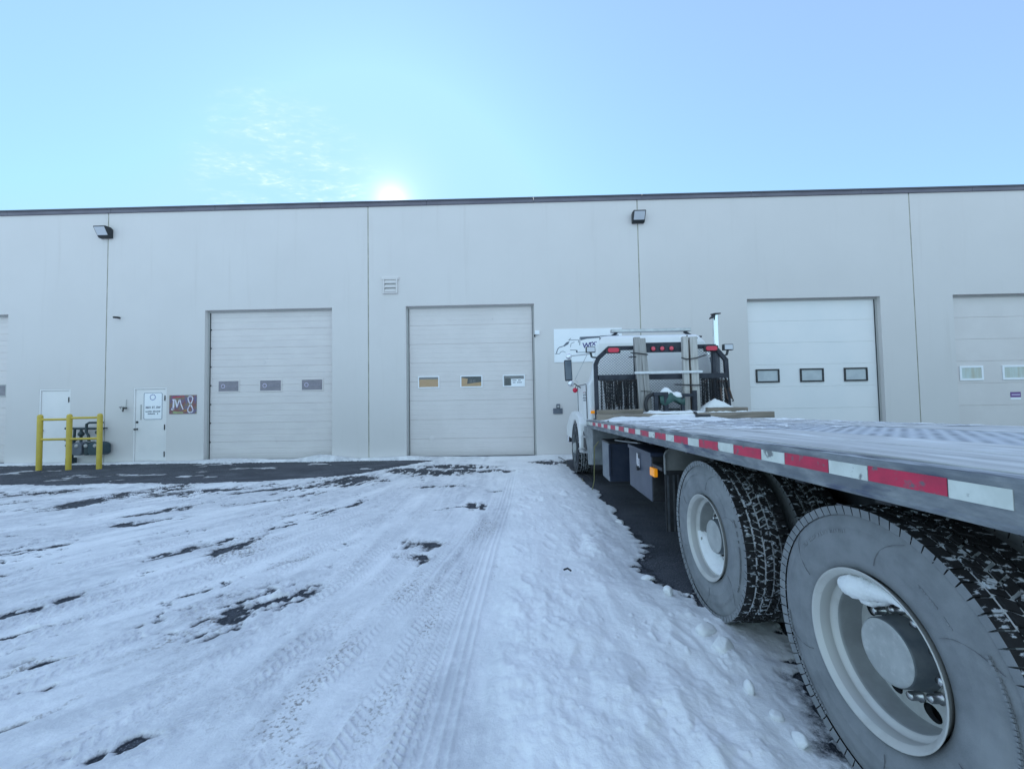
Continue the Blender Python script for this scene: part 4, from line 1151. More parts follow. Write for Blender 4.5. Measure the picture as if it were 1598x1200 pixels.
# fuel tank on the right side
m = MB(); m.lathe([(0, .001), (.0, .30), (.02, .315), (1.38, .315), (1.40, .30), (1.40, .001)], (3.28, 4.6, .66), 1, ALU, 28); m.build('fuel_tank', TK)
m = MB(); m.box(3.1, 3.5, 4.85, 4.9, .34, .99, BLACK); m.box(3.1, 3.5, 5.65, 5.70, .34, .99, BLACK); m.build('tank_strap', TK)

# cab step fairing
st_ = MB()
st_.prism([(7.95, .98), (7.02, .98), (7.02, .80), (7.10, .36), (7.55, .30), (7.62, .52), (7.95, .56)], 0, 1.25, 1.80, STEPG)
so = st_.build('cab_step', TK, bevel=.01)
q = MB(); q.box(1.16, 1.50, 7.56, 8.12, .50, .535, ALU); q.box(1.20, 1.50, 7.56, 7.95, .78, .80, ALU); q.build('step_tread', so, bevel=.006)
q = MB(); q.prism([(7.60, .56), (7.97, .56), (7.97, .88)], 0, 1.240, 1.2485, BLACKPL); q.build('step_dark_plate', so)  # black triangular plate on the side of the fairing
m = MB(); m.prism([(7.95, .98), (7.02, .98), (7.02, .40), (7.55, .30), (7.95, .56)], 0, 2 * XC - 1.25, 2 * XC - 1.80, STEPG); m.build('cab_step', TK, bevel=.01)

# cab ----------------------------------------------------------------
def loft(mb, secs, mt, smooth=False):
    n = len(secs[0]); vs = [p for s in secs for p in s]
    fs = [(i * n + j, i * n + (j + 1) % n, (i + 1) * n + (j + 1) % n, (i + 1) * n + j) for i in range(len(secs) - 1) for j in range(n)]
    mb.add(vs, fs + [list(range(n))[::-1], [len(vs) - n + j for j in range(n)]], mt, smooth)
def rect(x0, x1, y0, y1, z, t=0.0): return [(x0, y0, z), (x1, y0, z), (x1 - t, y1, z), (x0 + t, y1, z)]
mx = lambda x: 2 * XC - x
c = MB()
loft(c, [rect(1.36, mx(1.36), 7.48, 9.05, .92), rect(1.29, mx(1.29), 7.46, 9.05, 1.10), rect(1.28, mx(1.28), 7.46, 9.05, 1.78), rect(1.33, mx(1.33), 7.47, 8.98, 1.86, .20), rect(1.46, mx(1.46), 7.50, 8.62, 2.52, .22), rect(1.56, mx(1.56), 7.56, 8.48, 2.66, .2), rect(1.75, mx(1.75), 7.75, 8.3, 2.70, .15)], CABWHITE)
cab = c.build('cab', TK, bevel=.045, seg=4)
for sgn, fx in ((1, lambda x: x), (-1, mx)):
    # side door skin with window, hinges and handle
    d = MB(); e = .004
    P = lambda x, y_, z_: (fx(x), y_, z_)
    d.add([P(1.286 - e, 8.80, 1.12), P(1.280 - e, 8.80, 1.77), P(1.280 - e, 7.72, 1.77), P(1.286 - e, 7.72, 1.12)], [(0, 1, 2, 3) if sgn > 0 else (3, 2, 1, 0)], CABWHITE)
    dr = d.build('cab_door', cab)
    g = MB()
    g.add([P(1.335 + .172 - .002, 8.62, 1.93), P(1.445 + .170 - .002, 8.42, 2.44), P(1.445 + .055 - .004, 7.78, 2.44), P(1.347 + .032 - .004, 7.70, 1.93)], [(0, 1, 2, 3) if sgn > 0 else (3, 2, 1, 0)], GLASSD)
    g.build('door_window', cab)
    g = MB(); g.box(min(fx(1.255), fx(1.274)), max(fx(1.255), fx(1.274)), 7.78, 7.93, 1.60, 1.64, CHROME); g.build('door_handle', cab, bevel=.006)
    g = MB(); g.bar(P(1.277, 8.815, 1.12), P(1.271, 8.815, 1.77), .012, .006, DARKGAP); g.bar(P(1.277, 7.705, 1.12), P(1.271, 7.705, 1.77), .012, .006, DARKGAP); g.bar(P(1.272, 7.72, 1.785), P(1.272, 8.80, 1.785), .008, .012, DARKGAP); g.build('door_seam', cab)
w = MB(); w.add([(1.62, 8.96, 1.90), (mx(1.62), 8.96, 1.90), (mx(1.74), 8.64, 2.46), (1.74, 8.64, 2.46)], [(0, 1, 2, 3)], GLASSD); 
for v in range(4): w.v[v] = (w.v[v][0], w.v[v][1] + .03, w.v[v][2] + .01)
w.f = [w.f[0][::-1]]; w.build('windshield', cab)
# lettering block on the door (unreadable lines of small print)
pm = MB(); rs = random.Random(8)
for k in range(4):
    yy = 8.05 - .0; 
    t_ = 7.72 + .06
    while t_ < 8.10:
        wv = rs.uniform(.02, .05); pm.box(1.2725, 1.2745, t_, t_ + wv, 1.615 - k * .05, 1.635 - k * .05, SIGNG) if rs.random() > .15 else None; t_ += wv + .015
pm.build('door_lettering', cab)
# hood and fenders
h = MB()
loft(h, [rect(1.75, mx(1.75), 9.06, 10.30, .80), rect(1.62, mx(1.62), 9.06, 10.32, 1.30), rect(1.70, mx(1.70), 9.06, 10.25, 1.58), rect(1.80, mx(1.80), 9.06, 10.0, 1.78)], CABWHITE)
h.build('hood', TK, bevel=.06, seg=4)
g = MB(); g.box(1.95, mx(1.95), 10.30, 10.345, .85, 1.45, BLACKPL)
for k in range(9): g.box(1.97, mx(1.97), 10.346, 10.36, .88 + k * .065, .90 + k * .065, CHROME)
g.build('grille', TK)
g = MB(); g.box(1.20, mx(1.20), 10.25, 10.48, .42, .74, CHROME); g.build('front_bumper', TK, bevel=.03)
def fender(sgn, fx):
    out = [(8.05, .44), (8.00, .80), (8.02, 1.02), (8.20, 1.15), (8.50, 1.22), (8.85, 1.24), (9.25, 1.21), (9.60, 1.12), (9.90, .98), (10.2, .86), (10.22, .60), (9.45, .60)]
    cyy, czz, rr = YFW, .462, .595
    arc = [(cyy + rr * math.cos(math.radians(t)), czz + rr * math.sin(math.radians(t))) for t in range(14, 181, 12)]
    f = MB(); f.prism(out + arc + [(cyy - rr + .01, .44)], 0, fx(1.175), fx(1.74), CABWHITE)
    return f.build('fender', TK, bevel=.03, seg=3, fix=True)
fl = fender(1, lambda x: x); fender(-1, mx)
m = MB(); m.box(1.30, 1.42, 7.434, 7.455, 1.235, 1.285, AMBER); m.build('cab_marker_lamp', TK, bevel=.012)
# exhaust stack with flap
m = MB(); m.cyl((3.545, 7.30, 2.1), (3.545, 7.30, 2.98), .048, CHROME, 20); ex_ = m.build('exhaust_stack', TK)
m = MB(); m.cyl((3.52, 7.30, .95), (3.52, 7.30, 2.35), .075, BLACKRACK, 20); m.build('exhaust_guard', ex_)
m = MB(); m.bar((3.60, 7.28, 2.985), (3.47, 7.24, 2.975), .11, .02, BLACKPL); m.bar((3.50, 7.24, 2.97), (3.43, 7.22, 2.89), .09, .018, BLACKPL); m.build('rain_flap', ex_, bevel=.005)
# roof light bar on two feet
m = MB(); m.box(1.83, 3.38, 7.93, 8.05, 2.795, 2.855, ALU); lb = m.build('light_bar', TK, bevel=.008)
m = MB()
for xx, s in ((1.95, -1), (3.26, 1)):
    m.bar((xx, 7.99, 2.795), (xx + s * .16, 7.99, 2.69), .05, .03, BLACKRACK, up=(0, 1, 0)); m.bar((xx + s * .10, 7.99, 2.695), (xx + s * .34, 7.99, 2.685), .05, .025, BLACKRACK)
m.build('light_bar_foot', lb)
# west coast mirrors
def mirror(fx, nm):
    m = MB(); m.bar((fx(1.035), 8.42, 1.88), (fx(1.02), 8.42, 2.315), .155, .06, BLACKRACK, up=(0, 1, 0)); mo = m.build('mirror', TK, bevel=.02)
    q = MB(); q.bar((fx(1.034), 8.387, 1.905), (fx(1.021), 8.387, 2.29), .13, .004, MIRROR, up=(0, 1, 0)); q.build('mirror_glass', mo)
    q = MB(); q.sphere((fx(1.045), 8.40, 2.385), .062, CHROME, 16, 10, (1, .5, 1)); q.sphere((fx(1.075), 8.40, 1.825), .066, CHROME, 16, 10, (1, .5, 1)); q.build('spot_mirror', mo)
    q = MB()
    q.tube([(fx(1.05), 8.43, 2.34), (fx(1.10), 8.43, 2.40), (fx(1.52), 8.35, 2.43)], .012, ALU, 8)
    q.tube([(fx(1.09), 8.43, 2.33), (fx(1.09), 8.43, 1.86)], .010, ALU, 8)
    q.tube([(fx(1.08), 8.43, 1.87), (fx(1.32), 8.40, 1.70)], .010, BLACKPL, 8)
    q.tube([(fx(1.42), 8.38, 2.42), (fx(1.16), 8.40, 1.90), (fx(1.22), 8.40, 1.84)], .007, ALU, 6)
    q.build('mirror_arm', mo)
    return mo
mo = mirror(lambda x: x, 'l'); mirror(mx, 'r')
m = MB(); m.lathe([(0, .001), (.0, .045), (.02, .052), (.04, .045)], (1.158, 8.38, 1.685), 1, REDLENS, 16); m.tube([(1.158, 8.42, 1.69), (1.19, 8.42, 1.80)], .008, BLACKPL, 6); m.build('side_marker_lamp', TK)
m = MB(); m.tube([(3.02, 7.2, 1.95), (2.99, 7.2, 2.60)], .012, BLACKPL, 6); m.tube([(2.99, 7.2, 2.55), (3.17, 7.2, 2.545)], .014, BLACKPL, 6); m.build('antenna', TK)

# headache rack -------------------------------------------------------
YK = 6.95; ZD = 1.312 + sz(YK)
T_ = .068
r_ = MB()
op = [(1.323, ZD), (1.318, 2.09), (1.37, 2.20), (1.545, 2.362), (3.335, 2.362), (3.525, 2.125), (3.552, ZD)]
for a, b in zip(op[:-1], op[1:]): r_.bar((a[0], YK, a[1]), (b[0], YK, b[1]), T_, .06, BLACKRACK, up=(0, 1, 0))
for a in op[1:-1]: r_.cyl((a[0], YK - .03, a[1]), (a[0], YK + .03, a[1]), T_ / 2, BLACKRACK, 14)
r_.box(1.36, 3.52, YK - .045, YK + .025, 1.815, 1.905, BLACKRACK)
r_.box(1.99, 2.055, YK - .02, YK + .02, ZD, 1.814, BLACKRACK); r_.box(1.965, 2.03, YK - .02, YK + .02, 1.906, 2.33, BLACKRACK)
r_.box(3.0, 3.075, YK - .02, YK + .02, ZD, 1.814, BLACKRACK); r_.box(2.955, 3.02, YK - .02, YK + .02, 1.906, 2.33, BLACKRACK)
r_.box(2.03, 2.955, YK - .055, YK - .031, 2.27, 2.44, BLACKRACK)
r_.box(3.30, 3.345, YK - .02, YK + .02, 1.906, 2.33, BLACKRACK)
for (x_, s) in ((1.34, 1), (3.53, -1)): r_.box(x_ - .07, x_ + .07, YK - .14, YK + .10, ZD + .001, ZD + .014, BLACKRACK)
rack = r_.build('headache_rack', TK, bevel=.006)
def expanded(mb, x0, x1, z0, z1, clip=None, dx=.052, dzz=.024, w=.0065):
    k = 0; zz = z0
    while zz < z1:
        n = int((x1 - x0) / (dx / 2)); pts = []
        for i in range(n + 1):
            xx = x0 + i * dx / 2; pts.append((xx, zz + (dzz / 2 if (i + k) % 2 else -dzz / 2) * .92))
        for a, b in zip(pts[:-1], pts[1:]):
            if clip and not (clip(*a) and clip(*b)): continue
            o = len(mb.v)
            mb.add([(a[0], YK + .012, a[1] - w / 2), (b[0], YK + .012, b[1] - w / 2), (b[0], YK + .012, b[1] + w / 2), (a[0], YK + .012, a[1] + w / 2),
                    (a[0], YK + .018, a[1] - w / 2), (b[0], YK + .018, b[1] - w / 2), (b[0], YK + .018, b[1] + w / 2), (a[0], YK + .018, a[1] + w / 2)], [(0, 1, 2, 3), (4, 7, 6, 5), (3, 2, 6, 7), (0, 4, 5, 1)], MESHM)
        zz += dzz; k += 1
for (a, b, z0_, z1_, cl) in ((1.36, 1.965, 1.91, 2.33, lambda x, z: (z - 2.17) < (x - 1.35) * .92), (3.02, 3.51, 1.91, 2.33, lambda x, z: (z - 2.12) < (3.51 - x) * 1.2), (2.055, 3.0, ZD + .01, 1.81, None), (1.37, 1.99, ZD + .01, 1.81, None), (3.075, 3.51, ZD + .01, 1.81, None)):
    q = MB(); expanded(q, a, b, z0_, z1_, cl); q.build('mesh_screen', rack)
for xx in (1.61, 3.258):
    q = MB(); q.box(xx - .125, xx + .125, YK - .075, YK - .031, 2.268, 2.372, BLACKPL); q.build('lamp_bezel', rack, bevel=.018)
    q = MB()
    P = [(xx + .058 * 1 + .038 * math.cos(math.radians(t)), 2.32 + .038 * math.sin(math.radians(t))) for t in range(-90, 91, 15)] + [(xx - .058 + .038 * math.cos(math.radians(t)), 2.32 + .038 * math.sin(math.radians(t))) for t in range(90, 271, 15)]
    q.prism(P, 1, YK - .088, YK - .0755, REDLENS); q.build('tail_lamp', rack, bevel=.004)
for xx in (2.284, 2.435, 2.592):
    q = MB(); q.lathe([(0, .048), (.016, .048), (.02, .040)], (xx, YK - .0555, 2.333), 1, BLACKPL, 20, -1); q.lathe([(.012, .038), (.022, .034), (.028, .02), (.03, .001)], (xx, YK - .0555, 2.333), 1, PINKLENS, 20, -1); q.build('marker_lamp', rack)
for xx, zz, yy in ((3.567, 2.342, YK), (1.245, 2.35, YK + .05)):
    q = MB(); q.box(xx - .08, xx + .08, yy - .04, yy + .04, zz - .052, zz + .052, LAMPBODY); wl = q.build('work_lamp', rack, bevel=.008)
    q = MB(); q.box(xx - .068, xx + .068, yy - .046, yy - .0405, zz - .040, zz + .040, LENS); q.build('lamp_glass', wl) if False else q.build('work_lamp_lens', rack)
    q = MB(); s = 1 if xx > 2 else -1; q.bar((xx, yy, zz - .053), (xx - s * .02, yy, zz - .13), .03, .03, LAMPBODY); q.bar((xx - s * .02, yy, zz - .13), (xx - s * .16, YK, zz - .15), .025, .025, LAMPBODY); q.build('lamp_bracket', rack)

# ---------------------------------------------------------------- load on the deck
def deckz(y): return 1.3125 + sz(y)
# upright timbers strapped in front of the rack
YP = YK - .105
def upright(xb, xt, w, ztop, mt, label, y=YP, d=.09):
    m = MB(); z0 = deckz(y) + .003
    n = 6; secs = []
    rs = random.Random(int(xb * 1000))
    for i in range(n + 1):
        t = i / n; x_ = xb + (xt - xb) * t + rs.uniform(-.003, .003); z_ = z0 + (ztop - z0) * t
        secs.append([(x_ - w / 2, y - d / 2, z_), (x_ + w / 2, y - d / 2, z_), (x_ + w / 2, y + d / 2, z_), (x_ - w / 2, y + d / 2, z_)])
    loft(m, secs, mt)
    o = m.build('timber_post', bevel=.006); recentre(o, (xb, y, z0)); tag(o, label, 'timber', 'upright timbers on the truck rack')
upright(2.06, 1.995, .10, 2.525, WOODG, 'weathered grey upright timber on the truck rack, leftmost of the four')
upright(2.175, 2.085, .095, 2.505, WOODG, 'weathered grey upright timber, second from left on the truck rack')
upright(2.80, 2.80, .09, 2.52, WOODP, 'narrow pale upright timber left of the brown stake on the rack')
upright(2.955, 2.93, .12, 2.515, WOODP, 'wide pale upright timber right of the brown stake on the rack')
m = MB(); m.bar((2.875, YP + .02, deckz(YP)), (2.86, YP + .02, 2.46), .05, .05, STAKEB); o = m.build('wood_stake', bevel=.004); recentre(o, (2.87, YP, deckz(YP))); tag(o, 'thin dark brown stake between the two pale upright timbers', 'stake')
m = MB(); m.box(1.93, 3.055, YP - .075, YP - .05, 1.905, 1.945, STRAPW); o = m.build('cross_batten', bevel=.004); recentre(o, (2.49, YP - .06, 1.92)); tag(o, 'white batten fixed across the four upright timbers', 'batten')
# black rubber straps
def strap(pts, label, r=.011):
    m = MB(); m.tube(pts, r, BLACKPL, 6); o = m.build('rubber_strap'); recentre(o, pts[0]); tag(o, label, 'strap', 'black rubber straps on the rack')
strap([(1.88, YP - .03, 2.265), (1.96, YP - .06, 2.255), (2.06, YP - .066, 2.24), (2.16, YP - .06, 2.225)], 'black rubber strap high across the two grey timbers')
strap([(1.85, YP - .02, 2.19), (1.93, YP - .045, 2.195), (1.97, YP - .04, 2.19)], 'short black strap end left of the grey timbers')
strap([(2.72, YP - .04, 2.165), (2.80, YP - .06, 2.135), (2.95, YP - .075, 2.15), (3.05, YP - .06, 2.18), (3.14, YP - .03, 2.205)], 'black rubber strap high across the two pale timbers')
strap([(2.60, YP - .02, 1.72), (2.75, YP - .06, 1.71), (2.95, YP - .075, 1.70), (3.04, YP - .05, 1.705)], 'black rubber strap low across the two pale timbers')
strap([(2.03, YP - .055, 1.62), (2.12, YP - .06, 1.615), (2.21, YP - .055, 1.605)], 'thin black band low round the two grey timbers', .006)

# beams lying across the deck
def beam(x0, x1, y0, y1, z0, z1, label, mt=WOODB):
    m = MB(); n = 8; rs = random.Random(int(x0 * 99 + z0 * 50)); secs = []
    for i in range(n + 1):
        x_ = x0 + (x1 - x0) * i / n; e = rs.uniform(-.003, .003)
        secs.append([(x_, y0 + e, z0), (x_, y1 + e, z0), (x_, y1 + e, z1 + e), (x_, y0 + e, z1 + e)])
    loft(m, secs, mt)
    o = m.build('timber_beam', bevel=.007, fix=True); recentre(o, ((x0 + x1) / 2, (y0 + y1) / 2, z0)); tag(o, label, 'beam', 'timber beams lying across the deck')
zb_ = deckz(6.42)
beam(1.225, 3.99, 6.42, 6.52, deckz(6.42) + .002, deckz(6.42) + .094, 'longest timber beam across the deck, overhanging its right edge')
beam(1.25, 3.80, 6.56, 6.66, deckz(6.56) + .002, deckz(6.56) + .094, 'timber beam lying between the long beam and the rack')
beam(1.26, 1.99, 6.565, 6.655, deckz(6.56) + .097, deckz(6.56) + .165, 'short beam stacked at the left end of the beams on the deck')
beam(3.02, 3.66, 6.565, 6.655, deckz(6.56) + .097, deckz(6.56) + .172, 'short beam stacked at the right end of the beams on the deck')
m = MB(); m.tube([(2.70, 6.53, deckz(6.5) + .10), (2.74, 6.47, deckz(6.47) + .102), (2.76, 6.405, deckz(6.4) + .095), (2.77, 6.395, deckz(6.4) + .04), (2.75, 6.2, deckz(6.2) + .03)], .02, BLACKPL, 8); m.tube([(2.62, 6.10, deckz(6.1) + .05), (2.72, 6.08, deckz(6.1) + .045), (2.83, 6.10, deckz(6.1) + .05)], .028, BLACKPL, 8)
o = m.build('ratchet_strap'); recentre(o, (2.74, 6.4, deckz(6.4))); tag(o, 'black ratchet strap hooked over the long deck beam', 'ratchet')

# winch under a green cover
def winch():
    yc_ = 6.76; z0 = deckz(yc_)
    r = empty('winch', (2.42, yc_, z0), 'small deck winch under a snowy green tarp at the rack foot', 'winch')
    m = MB(); m.box(2.10, 2.80, yc_ - .09, yc_ + .07, z0 + .004, z0 + .03, BLACKRACK)
    m.box(2.365, 2.435, yc_ - .10, yc_ - .03, z0 + .0305, z0 + .44, BLACKRACK); m.box(2.21, 2.27, yc_ - .10, yc_ - .04, z0 + .0305, z0 + .38, BLACKRACK); m.box(2.20, 2.363, yc_ - .10, yc_ - .04, z0 + .385, z0 + .44, BLACKRACK)
    m.box(2.835, 2.90, yc_ - .10, yc_ - .03, z0 + .004, z0 + .46, BLACKRACK); m.box(2.66, 2.834, yc_ - .095, yc_ - .04, z0 + .36, z0 + .41, BLACKRACK); m.box(2.65, 2.70, yc_ - .09, yc_ - .03, z0 + .0305, z0 + .355, BLACKRACK)
    m.build('winch_frame', r, bevel=.005)
    m = MB(); m.tube([(2.20 + .115 * math.cos(t), yc_ - .02, z0 + .24 + .165 * math.sin(t)) for t in [2 * PI * k / 20 for k in range(20)]], .03, BLACKPL, 8, closed=True); m.build('hose_coil', r)
    m = MB(); m.cyl((2.44, yc_, z0 + .12), (2.64, yc_, z0 + .12), .055, BLACK, 14); m.build('drum', r)
    m = MB(); n, k = 13, 9; vs = []
    for j in range(k):
        for i in range(n):
            u = i / (n - 1); v = j / (k - 1)
            x_ = 2.30 + u * .40; a = v * PI
            rz = .10 + .05 * math.sin(u * 5) + .02 * math.sin(u * 13 + v * 7)
            vs.append((x_, yc_ - .02 + .09 * math.cos(a + PI) + .01 * math.sin(9 * u + 4 * v), z0 + .33 + rz * math.sin(a) - .07 * (1 - math.sin(a)) * (1 + .5 * math.sin(u * 8))))
    fs = [(j * n + i, j * n + i + 1, (j + 1) * n + i + 1, (j + 1) * n + i) for j in range(k - 1) for i in range(n - 1)]
    m.add(vs, fs, GREENT, True); o = m.build('green_cover', r); so = o.modifiers.new('s', 'SOLIDIFY'); so.thickness = .008
    m = MB()
    vs2 = []
    for j in range(5):
        for i in range(n):
            u = i / (n - 1); v = .22 + .42 * j / 4; a = v * PI; x_ = 2.32 + u * .34
            uu = (x_ - 2.30) / .40
            rz = .10 + .05 * math.sin(uu * 5) + .02 * math.sin(uu * 13 + v * 7) + .022 + .012 * math.sin(u * 9)
            vs2.append((x_, yc_ - .025 + .09 * math.cos(a + PI), z0 + .33 + rz * math.sin(a) - .07 * (1 - math.sin(a))))
    fs = [(j * n + i, j * n + i + 1, (j + 1) * n + i + 1, (j + 1) * n + i) for j in range(4) for i in range(n - 1)]
    m.add(vs2, fs, SNOW, True); o = m.build('snow_cap', r); so = o.modifiers.new('s', 'SOLIDIFY'); so.thickness = .03
winch()

# chains hanging from the rack's middle bar
def chain_mesh(nl, seed):
    rs = random.Random(seed); m = MB(); L_ = .036; sw = 0
    for k in range(nl):
        z_ = -k * L_ * .78 - .02; sw += rs.uniform(-.003, .003); a = (PI / 2 if k % 2 else 0) + rs.uniform(-.3, .3) + .5
        pts = []
        for i in range(8):
            t = 2 * PI * i / 8; u = .0125 * math.cos(t); w_ = .024 * math.sin(t)
            pts.append((sw + u * math.cos(a), u * math.sin(a), z_ + w_))
        m.tube(pts, .0055, CHAINM, 5, closed=True)
    m.bar((0, -.02, -.01), (0, .03, .0), .018, .018, CHAINM)
    return m
protos = []
for nl, sd in ((17, 1), (18, 2), (15, 3)):
    o = chain_mesh(nl, sd).build('chain'); protos.append(o)
spots = []
rs = random.Random(4)
for k in range(30):
    xx = 1.40 + .57 * (k / 29) ** .8 + rs.uniform(-.01, .01); spots.append((xx, YK - .062 - (k % 3) * .024, 1.815 - rs.uniform(0, .02), 'l'))
for k in range(16):
    xx = 3.09 + .40 * k / 15 + rs.uniform(-.01, .01); spots.append((xx, YK - .062 - (k % 3) * .024, 1.815 - rs.uniform(0, .02), 'r'))
used = [False] * 3
for k, (xx, yy, zz, sd) in enumerate(spots):
    i = rs.randrange(3)
    if not used[i]: o = protos[i]; used[i] = True
    else: o = protos[i].copy(); COL.objects.link(o)
    o.location = (xx, yy, zz); o.rotation_euler = (0, rs.uniform(-.06, .06), rs.uniform(0, 6))
    if sd == 'l': tag(o, 'dark steel chain hanging in the thick bundle left of the grey upright timbers', 'chain', 'chains hung at the left of the rack')
    else: tag(o, 'dark steel chain hanging in the bundle right of the pale upright timbers', 'chain', 'chains hung at the right of the rack')
# load binders: a ratchet lever with a hook each end
def binder():
    m = MB(); m.bar((0, 0, -.03), (.03, 0, -.34), .022, .022, STAKEB); m.cyl((.005, 0, -.05), (.012, 0, -.14), .018, CHAINM, 8)
    m.tube([(0, 0, .0), (.012, 0, .012), (.02, 0, -.005), (.012, 0, -.02)], .008, ALU, 6); m.tube([(.03, 0, -.34), (.045, 0, -.36), (.04, 0, -.385), (.02, 0, -.38)], .009, CHAINM, 6)
    return m.build('chain_binder')
b0 = binder()
for k, (xx, a, lb_) in enumerate(((3.36, .03, 'rusty brown chain binder right of the chain bundle, leftmost of three'), (3.415, -.10, 'rusty brown chain binder right of the chain bundle, middle of three'), (3.47, -.16, 'rusty brown chain binder hanging next to the right rack post'))):
    o = b0 if k == 0 else b0.copy()
    if k: COL.objects.link(o)
    o.location = (xx, YK - .11, 1.80); o.rotation_euler = (0, a, 0); tag(o, lb_, 'chain binder', 'chain binders on the rack')

# snow lying on the deck
def deck_snow():
    NX, NY = 300, 190
    xs = np.linspace(1.22, 3.70, NX); ys = np.linspace(3.2, 6.93, NY)
    X, Y = np.meshgrid(xs, ys)
    n1 = fbm(X * 3, Y * 3, 201, 4); n2 = fbm(X * 9, Y * 9, 211, 4); n3 = fbm(X * 1.6, Y * 5, 221, 4)
    h = np.full_like(X, -.03)
    # bank on the camera side of the long beam
    f = sst(1.30, 1.62, X + .1 * (n1 - .5)) * sst(3.25, 2.85, X + .2 * (n1 - .5))
    bank = sst(5.75, 6.38, Y + .35 * (n1 - .5)) * sst(6.43, 6.40, Y)
    h = np.maximum(h, bank * f * (.050 + .05 * (n1 - .40)) - .004)
    # between beam and rack
    g = sst(1.9, 2.15, X + .12 * (n1 - .5)) * sst(6.515, 6.56, Y)
    h = np.maximum(h, g * (.115 + .07 * (n1 - .5) + .05 * (n2 - .5)))
    h = np.maximum(h, sst(6.66, 6.75, Y) * (.10 + .22 * np.exp(-((X - 3.28) / .24) ** 2) * sst(6.6, 6.85, Y) + .05 * (n2 - .5)) * sst(1.45, 1.75, X + .1 * (n1 - .5)))
    h = np.maximum(h, sst(6.40, 6.43, Y) * sst(6.53, 6.50, Y) * (.094 + .030 * sst(.45, .6, n1)) * sst(1.9, 2.1, X) * sst(3.1, 2.8, X))
    # thin wind-blown remnants further back
    p = sst(.64, .76, n3) * sst(4.2, 5.6, Y) * .022
    h = np.maximum(h, p * (1.2 * n2) - .004)
    h = h + .012 * (n2 - .5)
    Z = 1.3135 + (-SL * (Y - 1.0)) + h
    mb = MB(); idx = np.arange(NX * NY).reshape(NY, NX)
    vs = np.stack([X, Y, Z], -1).reshape(-1, 3)
    q = np.stack([idx[:-1, :-1], idx[:-1, 1:], idx[1:, 1:], idx[1:, :-1]], -1).reshape(-1, 4)
    q = q[h.reshape(-1)[q].max(1) > .0015]
    used = np.zeros(NX * NY, bool); used[q.reshape(-1)] = True; rm = np.cumsum(used) - 1
    mb.add(vs[used].tolist(), rm[q].tolist(), SNOW, True)
    tag(mb.build('deck_snow'), 'white snow banked on the truck deck round the beams and rack foot', 'snow', kind='stuff')
deck_snow()
# snow caught in the two dished rear rims
def rim_snow_low(xo, yc, zc, a0, a1, label):
    m = MB(); n, k = 22, 7; vs = []
    for i in range(n):
        t = math.radians(a0 + (a1 - a0) * i / (n - 1)); e = math.sin(PI * i / (n - 1)) ** .5
        for j in range(k):
            v = j / (k - 1); rr = .2445 - .075 * e * v + .006 * math.sin(i * 1.7 + j); x_ = xo + .075 + .075 * v * (.4 + .6 * e) + .004 * math.sin(i * 2.3)
            if j == 0: rr = .2475; x_ = xo + .058
            vs.append((x_, yc + rr * math.cos(t), zc + rr * math.sin(t)))
    fs = [(i * k + j, i * k + j + 1, (i + 1) * k + j + 1, (i + 1) * k + j) for i in range(n - 1) for j in range(k - 1)]
    m.add(vs, fs, SNOW, True); o = m.build('rim_snow', fix=True); so = o.modifiers.new('s', 'SOLIDIFY'); so.thickness = .012; so.offset = 0
    tag(o, label, 'snow', kind='stuff')
rim_snow_low(X0, 2.92, .527, 212, 352, 'packed snow lying in the lower bowl of the farther rear wheel')
def rim_snow_top(xo, yc, zc):
    m = MB()
    for path in (((129, .236, .024, .02), (121, .222, .044, .025), (111, .214, .049, .04), (99, .216, .040, .05), (88, .226, .031, .05), (76, .240, .021, .045), (64, .250, .014, .04), (52, .254, .008, .04)),
                 ((121, .200, .024, .05), (114, .184, .038, .06), (104, .186, .033, .08), (95, .200, .026, .08), (86, .222, .014, .07))):
        pts = []; rad = []
        for i in range(len(path) - 1):
            for k in range(4):
                f = k / 4; a, r, w_, x_ = [path[i][q] + (path[i + 1][q] - path[i][q]) * f for q in range(4)]
                t = math.radians(180 - a + 4); pts.append((xo + x_, yc + r * math.cos(t), zc + r * math.sin(t))); rad.append(w_ * (1 + .08 * math.sin(5 * i + 2.3 * k)))
        m.tube(pts, rad, SNOW, 12)
    o = m.build('rim_snow')
    tag(o, 'slumped tongue of snow stuck inside the top of the near rear wheel', 'snow', kind='stuff')
rim_snow_top(X0, 1.575, .550)

# cords
m = MB(); m.tube([(1.30, 6.75, .80), (1.235, 6.8, .70), (1.225, 6.78, .45), (1.22, 6.80, .15), (1.20, 6.9, gz(6.9) + .02), (1.12, 7.1, gz(7) + .015), (1.16, 7.5, gz(7.5) + .012), (1.2, 8.0, gz(8) + .01)], .008, ORANGECORD, 8)
o = m.build('extension_cord'); recentre(o, (1.2, 6.8, gz(6.8))); tag(o, 'thin yellow extension cord hanging from the truck to the ground', 'cord')
m = MB(); pts = []
for i in range(16):
    t = i / 15; y_ = 10.9 - 3.3 * t; pts.append((1.02 + .28 * t + .05 * math.sin(t * 9), y_, gz(y_) + .05 + .006 * math.sin(t * 30)))
m.tube(pts, .009, DARKCORD, 6)
o = m.build('extension_cord'); recentre(o, pts[0]); tag(o, 'dark cord lying on the snow beside the truck front wheel', 'cord')
m = MB(); m.tube([(.35, 3.49, .07), (.385, 3.50, .078), (.41, 3.47, .07)], .008, BLACK, 6); o = m.build('twig'); recentre(o, (.38, 3.49, .07)); tag(o, 'tiny dark twig lying on the snow ridge', 'twig')

